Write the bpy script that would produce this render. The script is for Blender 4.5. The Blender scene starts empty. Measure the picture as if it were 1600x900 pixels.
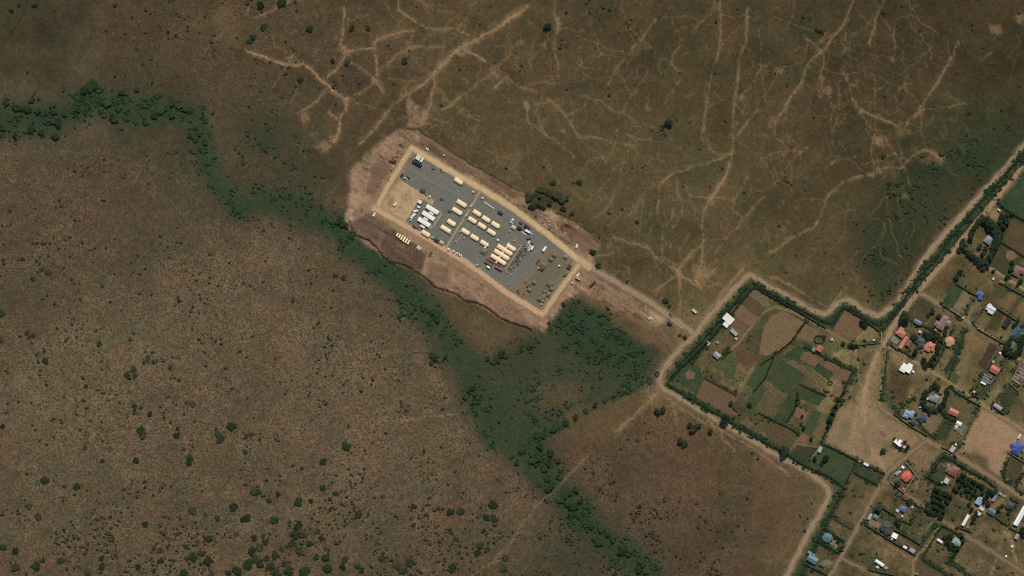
import bpy, math, random
import numpy as np
from mathutils import Vector

# ------------------------------------------------------------------ camera, world, sun, exposure
scene = bpy.context.scene
COL = scene.collection
S = 0.7                                   # metres per photograph pixel on the ground
CAM_Z = 5000.0
cam_d = bpy.data.cameras.new('camera'); cam = bpy.data.objects.new('camera', cam_d); COL.objects.link(cam)
cam.location = (0, 0, CAM_Z); cam.rotation_euler = (0, 0, 0)
cam_d.sensor_width = 36.0; cam_d.lens = 36.0 * CAM_Z / (1600 * S)
cam_d.clip_start = 10.0; cam_d.clip_end = 60000.0
scene.camera = cam
SUN_AZ, SUN_EL = math.radians(14), math.radians(50)
world = bpy.data.worlds.new('World'); scene.world = world; world.use_nodes = True
wn = world.node_tree.nodes; wl = world.node_tree.links; wn.clear()
sky = wn.new('ShaderNodeTexSky'); sky.sky_type = 'NISHITA'; sky.sun_disc = False
sky.sun_elevation = SUN_EL; sky.sun_rotation = SUN_AZ; sky.altitude = 1700; sky.dust_density = 1.5
bg = wn.new('ShaderNodeBackground'); bg.inputs['Strength'].default_value = 0.09
wo = wn.new('ShaderNodeOutputWorld')
wl.new(sky.outputs[0], bg.inputs['Color']); wl.new(bg.outputs[0], wo.inputs['Surface'])
sun_d = bpy.data.lights.new('sun', 'SUN'); sun_d.energy = 3.35; sun_d.angle = math.radians(0.5); sun_d.color = (1.0, 0.95, 0.88)
sun = bpy.data.objects.new('sun', sun_d); COL.objects.link(sun)
d_sun = Vector((math.sin(SUN_AZ) * math.cos(SUN_EL), math.cos(SUN_AZ) * math.cos(SUN_EL), math.sin(SUN_EL)))
sun.rotation_euler = (-d_sun).to_track_quat('-Z', 'Y').to_euler(); sun.location = (0, 0, 300)
vs = scene.view_settings
vs.view_transform = 'Standard'; vs.look = 'None'; vs.exposure = 0.05; vs.gamma = 1.0; vs.use_curve_mapping = False

scene.cycles.filter_width = 1.2
rnd = random.Random(11)
rng = np.random.default_rng(5)
KB = (0.98, 0.95, 0.93)                   # light falling on level ground, per channel

def W(px, py): return ((px - 800) * S, (450 - py) * S)
def s2l(c): c = c / 255.0; return c / 12.92 if c <= 0.04045 else ((c + 0.055) / 1.055) ** 2.4
def wf(rgb):
    r, g, b = rgb[:3]; e = 0.32 * max(0, r - g - 8) if r < 200 else 0
    return (r, g + e, b + e)
def lin(rgb, k=1.0): return tuple(min(0.85, s2l(v) / KB[i] * k) for i, v in enumerate(rgb))

# ------------------------------------------------------------------ materials
MATS = {}
def mat(rgb, rough=0.8, var=0.18, scale=0.6, kind='plain', metal=0.0, spec=0.25, osc=0.0):
    key = (tuple(rgb), rough, var, scale, kind, metal, osc)
    if key in MATS: return MATS[key]
    m = bpy.data.materials.new('%s_%d_%d_%d' % ((kind,) + tuple(int(v) for v in rgb))); m.use_nodes = True
    nt = m.node_tree; n = nt.nodes; l = nt.links
    b = n['Principled BSDF']; b.inputs['Roughness'].default_value = rough; b.inputs['Metallic'].default_value = metal
    b.inputs['Specular IOR Level'].default_value = spec
    tc = n.new('ShaderNodeTexCoord')
    nz = n.new('ShaderNodeTexNoise'); nz.inputs['Scale'].default_value = scale; nz.inputs['Detail'].default_value = 6
    nz.inputs['Roughness'].default_value = 0.65
    l.new(tc.outputs['Object'], nz.inputs['Vector'])
    mr = n.new('ShaderNodeMapRange'); mr.inputs['From Min'].default_value = 0.25; mr.inputs['From Max'].default_value = 0.75
    mr.inputs['To Min'].default_value = 1 - var; mr.inputs['To Max'].default_value = 1 + var
    l.new(nz.outputs['Fac'], mr.inputs['Value'])
    val = mr.outputs[0]
    if kind == 'sheet':                    # corrugated roofing: fine ribs across the slope, streaky
        wv = n.new('ShaderNodeTexWave'); wv.inputs['Scale'].default_value = 0.9; wv.inputs['Distortion'].default_value = 0.6
        l.new(tc.outputs['Object'], wv.inputs['Vector'])
        m2 = n.new('ShaderNodeMapRange'); m2.inputs['To Min'].default_value = 0.9; m2.inputs['To Max'].default_value = 1.08
        l.new(wv.outputs['Fac'], m2.inputs['Value'])
        mu = n.new('ShaderNodeMath'); mu.operation = 'MULTIPLY'; l.new(val, mu.inputs[0]); l.new(m2.outputs[0], mu.inputs[1]); val = mu.outputs[0]
    if osc:
        oi = n.new('ShaderNodeObjectInfo'); m3 = n.new('ShaderNodeMapRange'); m3.inputs['To Min'].default_value = 1 - osc; m3.inputs['To Max'].default_value = 1 + osc
        l.new(oi.outputs['Random'], m3.inputs['Value'])
        mu = n.new('ShaderNodeMath'); mu.operation = 'MULTIPLY'; l.new(val, mu.inputs[0]); l.new(m3.outputs[0], mu.inputs[1]); val = mu.outputs[0]
    vm = n.new('ShaderNodeVectorMath'); vm.operation = 'SCALE'; vm.inputs[0].default_value = lin(rgb)
    l.new(val, vm.inputs['Scale']); l.new(vm.outputs[0], b.inputs['Base Color'])
    bp = n.new('ShaderNodeBump'); bp.inputs['Strength'].default_value = 0.25; bp.inputs['Distance'].default_value = 0.1
    l.new(nz.outputs['Fac'], bp.inputs['Height']); l.new(bp.outputs[0], b.inputs['Normal'])
    MATS[key] = m
    return m

def mat_leaf(rgb, var=0.45, scale=0.5):
    return mat(rgb, 0.9, var, scale, 'leaf', 0.0, 0.1, 0.25)

def mat_field(rgb, ang, rows, rgb2, name='field', con=.32):
    if rgb[1] > rgb[0] * 1.08: rgb = tuple(v * 1.12 for v in rgb); rgb2 = (70, 71, 46)
    m = bpy.data.materials.new(name + '_soil'); m.use_nodes = True
    nt = m.node_tree; n = nt.nodes; l = nt.links; b = n['Principled BSDF']
    b.inputs['Roughness'].default_value = 0.95; b.inputs['Specular IOR Level'].default_value = 0.1
    tc = n.new('ShaderNodeTexCoord'); mp = n.new('ShaderNodeMapping'); mp.inputs['Rotation'].default_value = (0, 0, math.radians(ang))
    l.new(tc.outputs['Object'], mp.inputs['Vector'])
    nz = n.new('ShaderNodeTexNoise'); nz.inputs['Scale'].default_value = 0.09; nz.inputs['Detail'].default_value = 9; nz.inputs['Roughness'].default_value = 0.7
    l.new(tc.outputs['Object'], nz.inputs['Vector'])
    n2 = n.new('ShaderNodeTexNoise'); n2.inputs['Scale'].default_value = 0.7; n2.inputs['Detail'].default_value = 4
    l.new(tc.outputs['Object'], n2.inputs['Vector'])
    mx = n.new('ShaderNodeMix'); mx.data_type = 'RGBA'; mx.inputs[6].default_value = lin(wf(rgb)) + (1,); mx.inputs[7].default_value = lin(wf(rgb2)) + (1,)
    mr = n.new('ShaderNodeMapRange'); mr.inputs['From Min'].default_value = 0.42; mr.inputs['From Max'].default_value = 0.68
    l.new(nz.outputs['Fac'], mr.inputs['Value']); fac = mr.outputs[0]
    if rows:
        wv = n.new('ShaderNodeTexWave'); wv.inputs['Scale'].default_value = rows; wv.inputs['Distortion'].default_value = 3; wv.inputs['Detail'].default_value = 3
        wv.inputs['Detail Scale'].default_value = 0.6
        l.new(mp.outputs[0], wv.inputs['Vector'])
        mm = n.new('ShaderNodeMath'); mm.operation = 'MULTIPLY_ADD'; mm.inputs[1].default_value = 0.45
        l.new(wv.outputs['Fac'], mm.inputs[0]); l.new(fac, mm.inputs[2]); mm.use_clamp = True; fac = mm.outputs[0]
    l.new(fac, mx.inputs[0])
    m2 = n.new('ShaderNodeMapRange'); m2.inputs['From Min'].default_value = 0.3; m2.inputs['From Max'].default_value = 0.7; m2.inputs['To Min'].default_value = 1 - con; m2.inputs['To Max'].default_value = 1 + con
    l.new(n2.outputs['Fac'], m2.inputs['Value'])
    vm = n.new('ShaderNodeVectorMath'); vm.operation = 'SCALE'; l.new(mx.outputs[2], vm.inputs[0]); l.new(m2.outputs[0], vm.inputs['Scale'])
    l.new(vm.outputs[0], b.inputs['Base Color'])
    bp = n.new('ShaderNodeBump'); bp.inputs['Strength'].default_value = 0.5; bp.inputs['Distance'].default_value = 0.4
    l.new(n2.outputs['Fac'], bp.inputs['Height']); l.new(bp.outputs[0], b.inputs['Normal'])
    return m

def mat_road(rgb, edge, rut, name='road'):
    """dirt road: u runs across it (0..1): two paler wheel ruts, a duller crown and shoulders, broken by noise"""
    m = bpy.data.materials.new(name + '_dirt'); m.use_nodes = True
    nt = m.node_tree; n = nt.nodes; l = nt.links; b = n['Principled BSDF']
    b.inputs['Roughness'].default_value = 0.95; b.inputs['Specular IOR Level'].default_value = 0.1
    uv = n.new('ShaderNodeUVMap'); uv.uv_map = 'UVMap'; sx = n.new('ShaderNodeSeparateXYZ'); l.new(uv.outputs[0], sx.inputs[0])
    tc = n.new('ShaderNodeTexCoord')
    nz = n.new('ShaderNodeTexNoise'); nz.inputs['Scale'].default_value = 0.16; nz.inputs['Detail'].default_value = 8; nz.inputs['Roughness'].default_value = 0.7
    l.new(tc.outputs['Object'], nz.inputs['Vector'])
    ad = n.new('ShaderNodeMath'); ad.operation = 'MULTIPLY_ADD'; ad.inputs[1].default_value = 1.0; ad.inputs[2].default_value = -0.5; l.new(nz.outputs['Fac'], ad.inputs[0])
    u = n.new('ShaderNodeMath'); u.operation = 'ADD'; l.new(sx.outputs['X'], u.inputs[0]); l.new(ad.outputs[0], u.inputs[1])
    cr = n.new('ShaderNodeValToRGB'); e = cr.color_ramp
    pts = [(0.0, edge), (0.16, edge), (0.30, rut), (0.40, rgb), (0.5, rgb), (0.60, rgb), (0.70, rut), (0.84, edge), (1.0, edge)]
    while len(e.elements) < len(pts): e.elements.new(0.5)
    for q, (p, c) in zip(e.elements, pts): q.position = p; q.color = lin(wf(c), 1.15) + (1,)
    l.new(u.outputs[0], cr.inputs[0])
    n2 = n.new('ShaderNodeTexNoise'); n2.inputs['Scale'].default_value = 0.5; n2.inputs['Detail'].default_value = 6
    l.new(tc.outputs['Object'], n2.inputs['Vector'])
    m2 = n.new('ShaderNodeMapRange'); m2.inputs['From Min'].default_value = 0.3; m2.inputs['From Max'].default_value = 0.7; m2.inputs['To Min'].default_value = 0.87; m2.inputs['To Max'].default_value = 1.13
    l.new(n2.outputs['Fac'], m2.inputs['Value'])
    vm = n.new('ShaderNodeVectorMath'); vm.operation = 'SCALE'; l.new(cr.outputs[0], vm.inputs[0]); l.new(m2.outputs[0], vm.inputs['Scale'])
    l.new(vm.outputs[0], b.inputs['Base Color'])
    return m

# ------------------------------------------------------------------ numpy noise and the ground sheet
TAB = rng.random((256, 256))
def vnoise(x, y, ox=0):
    x = x + ox * 17.31; y = y + ox * 41.77
    xi = np.floor(x).astype(int); yi = np.floor(y).astype(int)
    fx = x - xi; fy = y - yi
    fx = fx * fx * (3 - 2 * fx); fy = fy * fy * (3 - 2 * fy)
    a = TAB[xi & 255, yi & 255]; b = TAB[(xi + 1) & 255, yi & 255]
    c = TAB[xi & 255, (yi + 1) & 255]; d = TAB[(xi + 1) & 255, (yi + 1) & 255]
    return (a * (1 - fx) + b * fx) * (1 - fy) + (c * (1 - fx) + d * fx) * fy
def fbm(x, y, size, oct=4, ox=0, gain=0.55):
    t = 0; a = 1; s = 0; f = 1.0 / size
    for i in range(oct):
        t = t + a * vnoise(x * f, y * f, ox + i * 3); s += a; a *= gain; f *= 2.03
    return t / s
STEP = 1.7
outer = np.array([140, 220, 400, 900, 2500, 9000, 30000.0])
gx = np.concatenate([(-85 - outer)[::-1], np.arange(-85, 1686, STEP), 1685 + outer])
gy = np.concatenate([(-85 - outer)[::-1], np.arange(-85, 986, STEP), 985 + outer])
NX, NY = len(gx), len(gy)
GX, GY = np.meshgrid(gx, gy)              # [iy, ix]
WX = GX + (fbm(GX, GY, 14, 3, 1) - 0.5) * 9 + (fbm(GX, GY, 4, 2, 2) - 0.5) * 3
WY = GY + (fbm(GX, GY, 14, 3, 7) - 0.5) * 9 + (fbm(GX, GY, 4, 2, 8) - 0.5) * 3
HX = GX + (fbm(GX, GY, 11, 2, 4) - 0.5) * 5 + (fbm(GX, GY, 3, 2, 14) - 0.5) * 1.8
HY = GY + (fbm(GX, GY, 11, 2, 5) - 0.5) * 5 + (fbm(GX, GY, 3, 2, 15) - 0.5) * 1.8
N_big = fbm(GX, GY, 120, 4, 11); N_mid = fbm(GX, GY, 28, 4, 21); N_fine = fbm(GX, GY, 6, 3, 31, 0.8); N_px = fbm(GX, GY, 3.2, 2, 41, 0.8)
COLR = np.zeros((NY, NX, 3)); HEI = np.zeros((NY, NX))
SCRUB = np.zeros((NY, NX)); THICK = np.zeros((NY, NX))

def box_slice(x0, y0, x1, y1, pad):
    ix0 = max(0, np.searchsorted(gx, x0 - pad) - 1); ix1 = min(NX, np.searchsorted(gx, x1 + pad) + 1)
    iy0 = max(0, np.searchsorted(gy, y0 - pad) - 1); iy1 = min(NY, np.searchsorted(gy, y1 + pad) + 1)
    return slice(iy0, iy1), slice(ix0, ix1)
def seg_dist(X, Y, pts, closed=False):
    d = np.full(X.shape, 1e9); n = len(pts)
    for i in range(n if closed else n - 1):
        ax, ay = pts[i][:2]; bx, by = pts[(i + 1) % n][:2]
        vx, vy = bx - ax, by - ay; L = vx * vx + vy * vy + 1e-9
        t = np.clip(((X - ax) * vx + (Y - ay) * vy) / L, 0, 1)
        d = np.minimum(d, np.hypot(X - ax - t * vx, Y - ay - t * vy))
    return d
def inside(X, Y, pts):
    r = np.zeros(X.shape, bool); n = len(pts)
    for i in range(n):
        ax, ay = pts[i][:2]; bx, by = pts[(i + 1) % n][:2]
        if ay == by: continue
        r ^= ((ay > Y) != (by > Y)) & (X < (bx - ax) * (Y - ay) / (by - ay) + ax)
    return r
def sstep(a, b, v): t = np.clip((v - a) / (b - a + 1e-9), 0, 1); return t * t * (3 - 2 * t)
def bounds(pts): a = np.array([p[:2] for p in pts], float); return a[:, 0].min(), a[:, 1].min(), a[:, 0].max(), a[:, 1].max()
def poly_mask(pts, soft=3.0, warp=1):
    sl = box_slice(*bounds(pts), soft + 14)
    X, Y = (WX, WY) if warp == 1 else (HX, HY) if warp == 0.3 else (GX, GY)
    X = X[sl]; Y = Y[sl]
    d = seg_dist(X, Y, pts, True); d = np.where(inside(X, Y, pts), -d, d)
    return sl, 1 - sstep(-soft, soft, d)
def path_mask(pts, w, soft=None, warp=0.3):
    soft = w * 0.7 if soft is None else soft
    sl = box_slice(*bounds(pts), w + soft + 10)
    X, Y = (WX, WY) if warp == 1 else (HX, HY) if warp == 0.3 else (GX, GY)
    d = seg_dist(X[sl], Y[sl], pts)
    return sl, 1 - sstep(w * 0.5 - soft * 0.5, w * 0.5 + soft, d)
def blend(sl, m, rgb, alpha=1.0, brk=0.0, scrub=None, thick=None):
    c = np.array([s2l(v) / KB[i] for i, v in enumerate(wf(rgb))])
    a = m * alpha
    if brk: a = a * np.clip(1 - brk + brk * 1.55 * np.clip(0.5 + (N_mid[sl] * 0.4 + N_fine[sl] * 0.35 + N_px[sl] * 0.25 - 0.5) * 4.2, 0, 1), 0, 1.0)
    COLR[sl] += (c - COLR[sl]) * a[..., None]
    if scrub is not None: SCRUB[sl] += (scrub - SCRUB[sl]) * m
    if thick is not None: THICK[sl] += (thick - THICK[sl]) * m

# broad ground colours sampled over the whole area, large-scale vignetting painted in
CTRL = [(50,50,66,58,40),(200,80,76,60,43),(350,60,82,62,42),(480,60,80,64,44),(600,60,86,68,46),(700,150,84,70,46),(850,60,78,64,43),(1000,100,76,62,41),
(1150,80,73,61,40),(1300,60,71,59,39),(1500,60,69,57,37),(1580,120,64,55,35),(1400,150,72,60,39),(1200,200,78,65,43),(1000,250,80,67,44),(1100,350,84,69,46),
(950,330,82,69,46),(1250,320,76,66,43),(1400,400,68,60,39),(1450,280,60,58,37),(1550,230,52,53,34),(150,250,90,71,51),(50,300,92,72,51),(300,280,80,70,50),
(200,400,84,69,49),(400,450,96,76,55),(500,550,98,78,56),(300,600,95,76,55),(100,550,97,78,56),(100,750,92,75,54),(300,800,93,74,53),(550,750,97,76,55),
(650,850,90,71,51),(700,700,96,75,54),(950,700,87,64,44),(1050,750,85,62,44),(1150,850,80,59,42),(1000,850,82,63,45),(900,870,74,63,45),(1200,780,87,60,40),
(450,230,73,65,46),(500,200,82,68,46),(250,170,67,61,42),(430,170,76,62,44),(1250,560,80,72,45),(1350,600,116,98,64),(1330,680,126,99,66),(1450,700,120,96,62),
(1550,680,138,102,70),(1560,600,98,84,52),(1520,430,94,76,47),(1480,400,80,67,41),(1350,840,89,76,50),(1500,870,95,76,52),(1570,850,103,84,56),(1430,820,94,76,50),
(1450,740,112,90,60),(1330,780,91,77,50),(1100,560,94,79,49),(1170,650,94,76,50),(20,880,86,70,50),(20,450,92,74,52),(1240,650,80,70,46)]
cx = np.array([c[0] for c in CTRL]); cy = np.array([c[1] for c in CTRL]); cc = np.array([[s2l(wf(c[2:])[i]) / KB[i] for i in range(3)] for c in CTRL])
QX = np.clip(GX, -90, 1690) + (N_big - 0.5) * 130 + (N_mid - 0.5) * 60; QY = np.clip(GY, -90, 990) + (fbm(GX, GY, 120, 4, 51) - 0.5) * 130 + (fbm(GX, GY, 30, 3, 55) - 0.5) * 60
wsum = np.zeros((NY, NX))
for i in range(len(CTRL)):
    w = 1.0 / ((QX - cx[i]) ** 2 + (QY - cy[i]) ** 2 + 900.0) ** 1.6
    COLR += w[..., None] * cc[i]; wsum += w
COLR /= wsum[..., None]; COLR *= (1 + .0 * sstep(-60, 60, .72 * (GY - 200) - .62 * (GX - 330)))[..., None]
tint = fbm(GX, GY, 45, 4, 61) - 0.5; t2 = fbm(GX, GY, 75, 3, 71) - 0.5
t3 = fbm(GX, GY, 13, 3, 81) - 0.5; lum = (N_fine - 0.5) * 0.5 + (N_px - 0.5) * 0.3 + (N_mid - 0.5) * 0.5 + (fbm(GX, GY, 190, 5, 171, .6) - .5) * .55
COLR[..., 0] *= 1 + tint * 0.42 + t3 * 0.16 + lum; COLR[..., 1] *= 1 + tint * 0.30 + t2 * 0.12 + t3 * 0.03 + lum; COLR[..., 2] *= 1 + tint * 0.28 - t3 * 0.05 + lum
ol = sstep(.49, .64, fbm(GX, GY, 42, 5, 201, .6)); rd = sstep(.54, .68, fbm(GX, GY, 30, 4, 211, .6))
COLR *= np.stack([1 - .11 * ol + .05 * rd, 1 - .02 * ol - .01 * rd, 1 - .04 * ol - .04 * rd], -1)
NEm = sstep(-60, 60, .62 * (QX - 330) - .72 * (QY - 200)) * sstep(560, 480, QY + .0 * QX) * sstep(1560, 1400, QX + .6 * QY - 250)
COLR *= np.stack([1 + .03 * NEm, 1 - .03 * NEm, 1 - .09 * NEm], -1); COLR *= np.stack([1 + .10 * (1 - NEm), 1 + .06 * (1 - NEm), 1 + .02 * (1 - NEm)], -1)
# density of small scrub: heavy in the south-west, light elsewhere
SW = sstep(-60, 60, (0.72 * (QY - 200) - 0.62 * (QX - 330))) * sstep(195, 260, GY)
NWB = sstep(160, 220, QX) * sstep(610, 500, QX) * sstep(210, 150, QY)
SE = sstep(560, 640, QY) * sstep(840, 900, QX) * (1 - sstep(1180, 1290, QX + 0.0 * QY))
SCRUB = 0.09 + 0.8 * SW * np.clip(0.35 + 1.5 * (N_mid - 0.25), 0.15, 1.1) + 0.65 * NWB * (N_mid > 0.46) + 0.30 * SE * (N_mid > 0.42)
SCRUB *= 0.6 + 0.8 * N_big

# faint webs of animal tracks over the northern grassland
NE = sstep(-20, 60, GX * 0.62 - GY * 0.55 - 130) * (1 - sstep(430, 480, GY)) * (1 - 0.7 * sstep(1330, 1500, GX - 0.0 * GY) * sstep(180, 300, GY))
for sz, eps, al, ox in ((52, .012, .2, 111), (26, .018, .2, 121), (80, .007, .26, 131)):
    rdg = np.abs(fbm(GX + (WX - GX) * .5, GY * .7 + (WY - GY) * .5, sz, 3, ox, .45) - .5)
    mk = (1 - sstep(eps * .3, eps, rdg)) * NE * sstep(.40, .58, fbm(GX, GY, 80, 2, ox + 5)) * np.clip(N_fine * 1.9 - .25, 0, 1)
    blend((slice(None), slice(None)), mk, (134, 100, 66), al * 1.2)
# ------------------------------------------------------------------ ground painting: stands of green, bare soil, trodden paths
def off(x0, y0, sc, *pts): return [(x0 + u / sc, y0 + v / sc) for u, v in pts]
GREEN = (52, 61, 41); GRN2 = (50, 58, 40); DKG = (41, 56, 36)
# wet stream corridor
STREAM = [(-60,192),(0,190),(45,186),(85,186),(120,168),(150,160),(200,172),(250,172),(296,178),(312,215),(322,255),(345,292),(372,326),(430,316),(480,336),(530,356),(555,386),(600,416),(640,456),(670,492),(700,540),(730,576),(752,622),(772,670),(812,696),(845,726),(862,754),(886,782),(912,812),(946,846),(988,878),(1020,910),(1060,960)]
SWID = [46,46,46,44,34,40,36,34,30,22,20,22,30,34,32,34,40,44,44,44,46,46,50,54,54,46,34,36,34,36,34,32,32]
for i in range(len(STREAM) - 1):
    sl, m = path_mask(STREAM[i:i + 2], SWID[i] * 1.1, 26, 1); blend(sl, m, (66, 64, 45), 0.6, 0.3, None, 0.1)
for i in range(len(STREAM) - 1):
    sl, m = path_mask(STREAM[i:i + 2], SWID[i] * 0.75, 16, 1); blend(sl, m, GREEN, 0.85, 0.75, 0.3, 0.36)
for pts, w in ((STREAM[1:9], 14), (STREAM[9:14], 9), (STREAM[14:24], 13), (STREAM[24:], 13)):
    sl, m = path_mask(pts, w, 6, 1); blend(sl, m, DKG, 0.6, 0.5, None, 0.6)
for pts in (STREAM[9:13], STREAM[13:25]):
    sl, m = path_mask([(x + 4, y - 3) for x, y in pts], 8, 6, 1); blend(sl, m, (48, 74, 48), 0.55, 0.9)
MARSH = [(858,474),(900,466),(958,492),(1036,548),(1022,592),(965,618),(905,650),(850,690),(780,690),(735,600),(748,560),(800,545),(848,518)]
sl, m = poly_mask(MARSH, 22); blend(sl, m, (55, 61, 41), 0.88, 0.3, 0.2, 0.22)
sl, m = poly_mask([(868,482),(925,482),(1025,552),(1000,590),(930,570),(880,548)], 16); blend(sl, m, (46, 57, 38), 0.8, 0.4, None, 0.42)
sl, m = poly_mask([(845,600),(890,592),(925,606),(900,632),(850,640),(830,622)], 10); blend(sl, m, (88, 68, 46), 0.8, 0.5, 0.2, 0.1)
sl, m = poly_mask([(780,545),(830,520),(850,540),(820,590),(790,590)], 10); blend(sl, m, (58, 56, 38), 0.7, 0.4)
sl, m = path_mask([(1028,594),(985,612),(930,636),(880,664),(820,694)], 8, 5, 1); blend(sl, m, DKG, 0.9, 0.2, 0, 1.0)
for c, r, k in (((420,210),46,.55),((470,270),40,.45),((400,300),30,.5),((470,330),34,.6),((905,880),40,.4),((950,850),34,.4),((1180,15),26,.4),((1250,40),18,.5),((930,10),26,.45)):
    sl, m = poly_mask([(c[0] + r * math.cos(a), c[1] + r * 0.8 * math.sin(a)) for a in np.linspace(0, 6.28, 12)[:-1]], r * 0.7); blend(sl, m, (48, 56, 38), k, 0.4, None, 0.12)
# mottled green ground west of the road
sl, m = poly_mask([(1600,190),(1560,205),(1480,235),(1420,262),(1385,300),(1345,345),(1345,400),(1362,440),(1372,478),(1395,470),(1440,395),(1500,330),(1560,262),(1620,200)], 24); blend(sl, m, (42, 50, 32), 0.7, 0.75, 0.1, 0.2)
sl, m = poly_mask([(1410,258),(1440,246),(1475,258),(1482,272),(1440,280),(1412,275)], 8); blend(sl, m, (44, 44, 30), 0.8, 0.3, 0.2, 0.4)
# dark cleared soil and fill round the camp
SOIL = [(540,345),(546,300),(548,264),(598,222),(622,203),(652,204),(700,234),(760,270),(812,302),(852,326),(902,350),(936,382),(924,400),(932,424),(986,462),(1042,496),(1030,520),(985,500),(950,478),(905,458),(882,470),(852,516),(800,502),(742,474),(690,452),(648,420),(604,404),(556,366)]
sl, m = poly_mask(SOIL, 6); blend(sl, m, (143, 103, 76), 0.95, 0.2, 0.0, 0.0)
streak = vnoise((GX * 0.55 - GY * 0.84) / 3.2, (GX * 0.84 + GY * 0.55) / 34, 90)
sl2 = sl; COLR[sl] *= (1 + m * ((streak[sl] - 0.5) * 0.8 + (N_mid[sl] - .5) * 1.1 + (N_fine[sl] - .5) * .9 + (N_px[sl] - .5) * .6))[..., None]
for pts, c, a in (([(548,268),(600,222),(622,205),(640,232),(582,322),(548,322)], (150, 106, 78), .7), ([(582,258),(600,250),(612,268),(584,312),(570,300)], (84, 60, 44), .75),
    ([(548,346),(582,330),(602,346),(592,384),(566,370),(550,362)], (80, 56, 42), .9), ([(602,350),(640,372),(668,398),(660,424),(640,418),(606,404),(592,388)], (70, 48, 37), .95),
    ([(602,346),(606,352),(594,386),(589,384)], (120, 88, 62), .8), ([(668,400),(720,425),(800,470),(848,506),(800,500),(740,472),(690,452),(660,430)], (146, 102, 75), .7),
    ([(672,408),(700,420),(700,446),(664,432)], (92, 66, 48), .6), ([(760,440),(800,470),(826,508),(790,498),(760,470)], (110, 80, 58), .5),
    ([(660,205),(705,236),(760,272),(812,304),(806,314),(750,282),(690,248),(655,222)], (88, 62, 43), .75), ([(815,305),(850,335),(905,362),(932,384),(912,402),(880,374),(830,338)], (120, 88, 62), .6),
    ([(870,350),(905,356),(935,384),(912,392),(890,372)], (96, 62, 44), .6), ([(905,415),(940,430),(990,466),(1010,490),(960,478),(912,452),(900,440)], (132, 94, 66), .7),
    ([(636,154),(655,165),(670,174),(672,192),(650,202),(638,198)], (146, 106, 78), .9), ([(880,470),(905,456),(950,478),(940,486),(900,466)], (104, 80, 54), .8),
    ([(950,480),(1000,490),(1045,520),(1040,545),(1000,535),(960,510)], (96, 72, 48), .7)):
    sl, m = poly_mask(pts, 4); blend(sl, m, c, a * .9, 0.6, 0.05, 0.0)
# sand and stain inside the camp's western yard
sl, m = poly_mask([(582,326),(625,278),(677,312),(675,321),(657,311),(634,348),(640,352)], 1.5, 0.3); blend(sl, m, (180, 139, 99), 0.95, 0.15)
sl, m = poly_mask([(604,308),(614,308),(616,322),(604,324)], 6); blend(sl, m, (96, 80, 58), 0.6)
sl, m = poly_mask([(622,296),(640,300),(646,312),(630,318)], 5); blend(sl, m, (148, 102, 68), 0.5)
for pts in ([(600,330),(616,322),(632,325)], [(638,300),(626,320),(618,332)]):
    sl, m = path_mask(pts, 1.6, 1); blend(sl, m, (140, 106, 70), 0.6)
# drainage ditches: real relief, raw soil with the bank's shade darkened into its colour
DITCH = [(547,345),(550,362),(560,369),(575,376),(590,387),(600,402),(612,410),(635,416),(652,425),(665,435),(677,447),(690,453),(710,460),(725,470),(747,474),(760,481),(777,495),(797,504),(830,516)]
BANK = [(634,202),(652,204),(662,210),(690,226),(710,240),(730,254),(760,270),(790,288),(812,300)]
BANK2 = [(870,334),(890,342),(905,352),(922,366),(934,380)]
for pts, dep, c in ((DITCH, 2.6, (66, 46, 34)), (BANK, 1.6, (84, 58, 40)), (BANK2, 1.4, (84, 58, 40))):
    sl, m = path_mask(pts, 1.9, 1.1); HEI[sl] -= dep * m; blend(sl, m, c, 0.75)
# far reddish and bare patches
for pts, c, a in (([(880,640),(960,625),(1020,600),(1035,615),(1000,650),(950,690),(890,690)], (96, 72, 46), .6), ([(1010,600),(1040,596),(1048,618),(1020,628),(1005,612)], (118, 88, 60), .8),
    ([(1000,500),(1060,512),(1090,500),(1060,540),(1035,548),(1000,520)], (104, 76, 52), .7), ([(1060,486),(1090,480),(1105,498),(1080,515),(1062,508)], (118, 88, 62), .7),
    ([(1225,745),(1275,745),(1290,765),(1280,790),(1240,780)], (96, 68, 44), .4), ([(1180,720),(1240,745),(1250,830),(1200,860),(1160,800)], (92, 66, 46), .35),
    ([(15,590),(40,588),(48,600),(30,606)], (114, 88, 64), .6), ([(90,765),(105,760),(108,785),(92,782)], (110, 84, 60), .5), ([(195,735),(225,738),(222,748),(200,750)], (110, 82, 58), .5),
    ([(380,800),(400,798),(400,830),(370,826)], (108, 80, 56), .5), ([(330,20),(360,10),(380,60),(370,72),(340,60)], (98, 76, 48), .6),
    ([(1438,250),(1460,232),(1475,248),(1470,256),(1450,256)], (120, 88, 58), .6), ([(1385,250),(1405,262),(1400,285),(1378,280)], (98, 74, 48), .5)):
    sl, m = poly_mask(pts, 8); blend(sl, m, c, a, 0.5, 0.1, 0.0)
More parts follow.
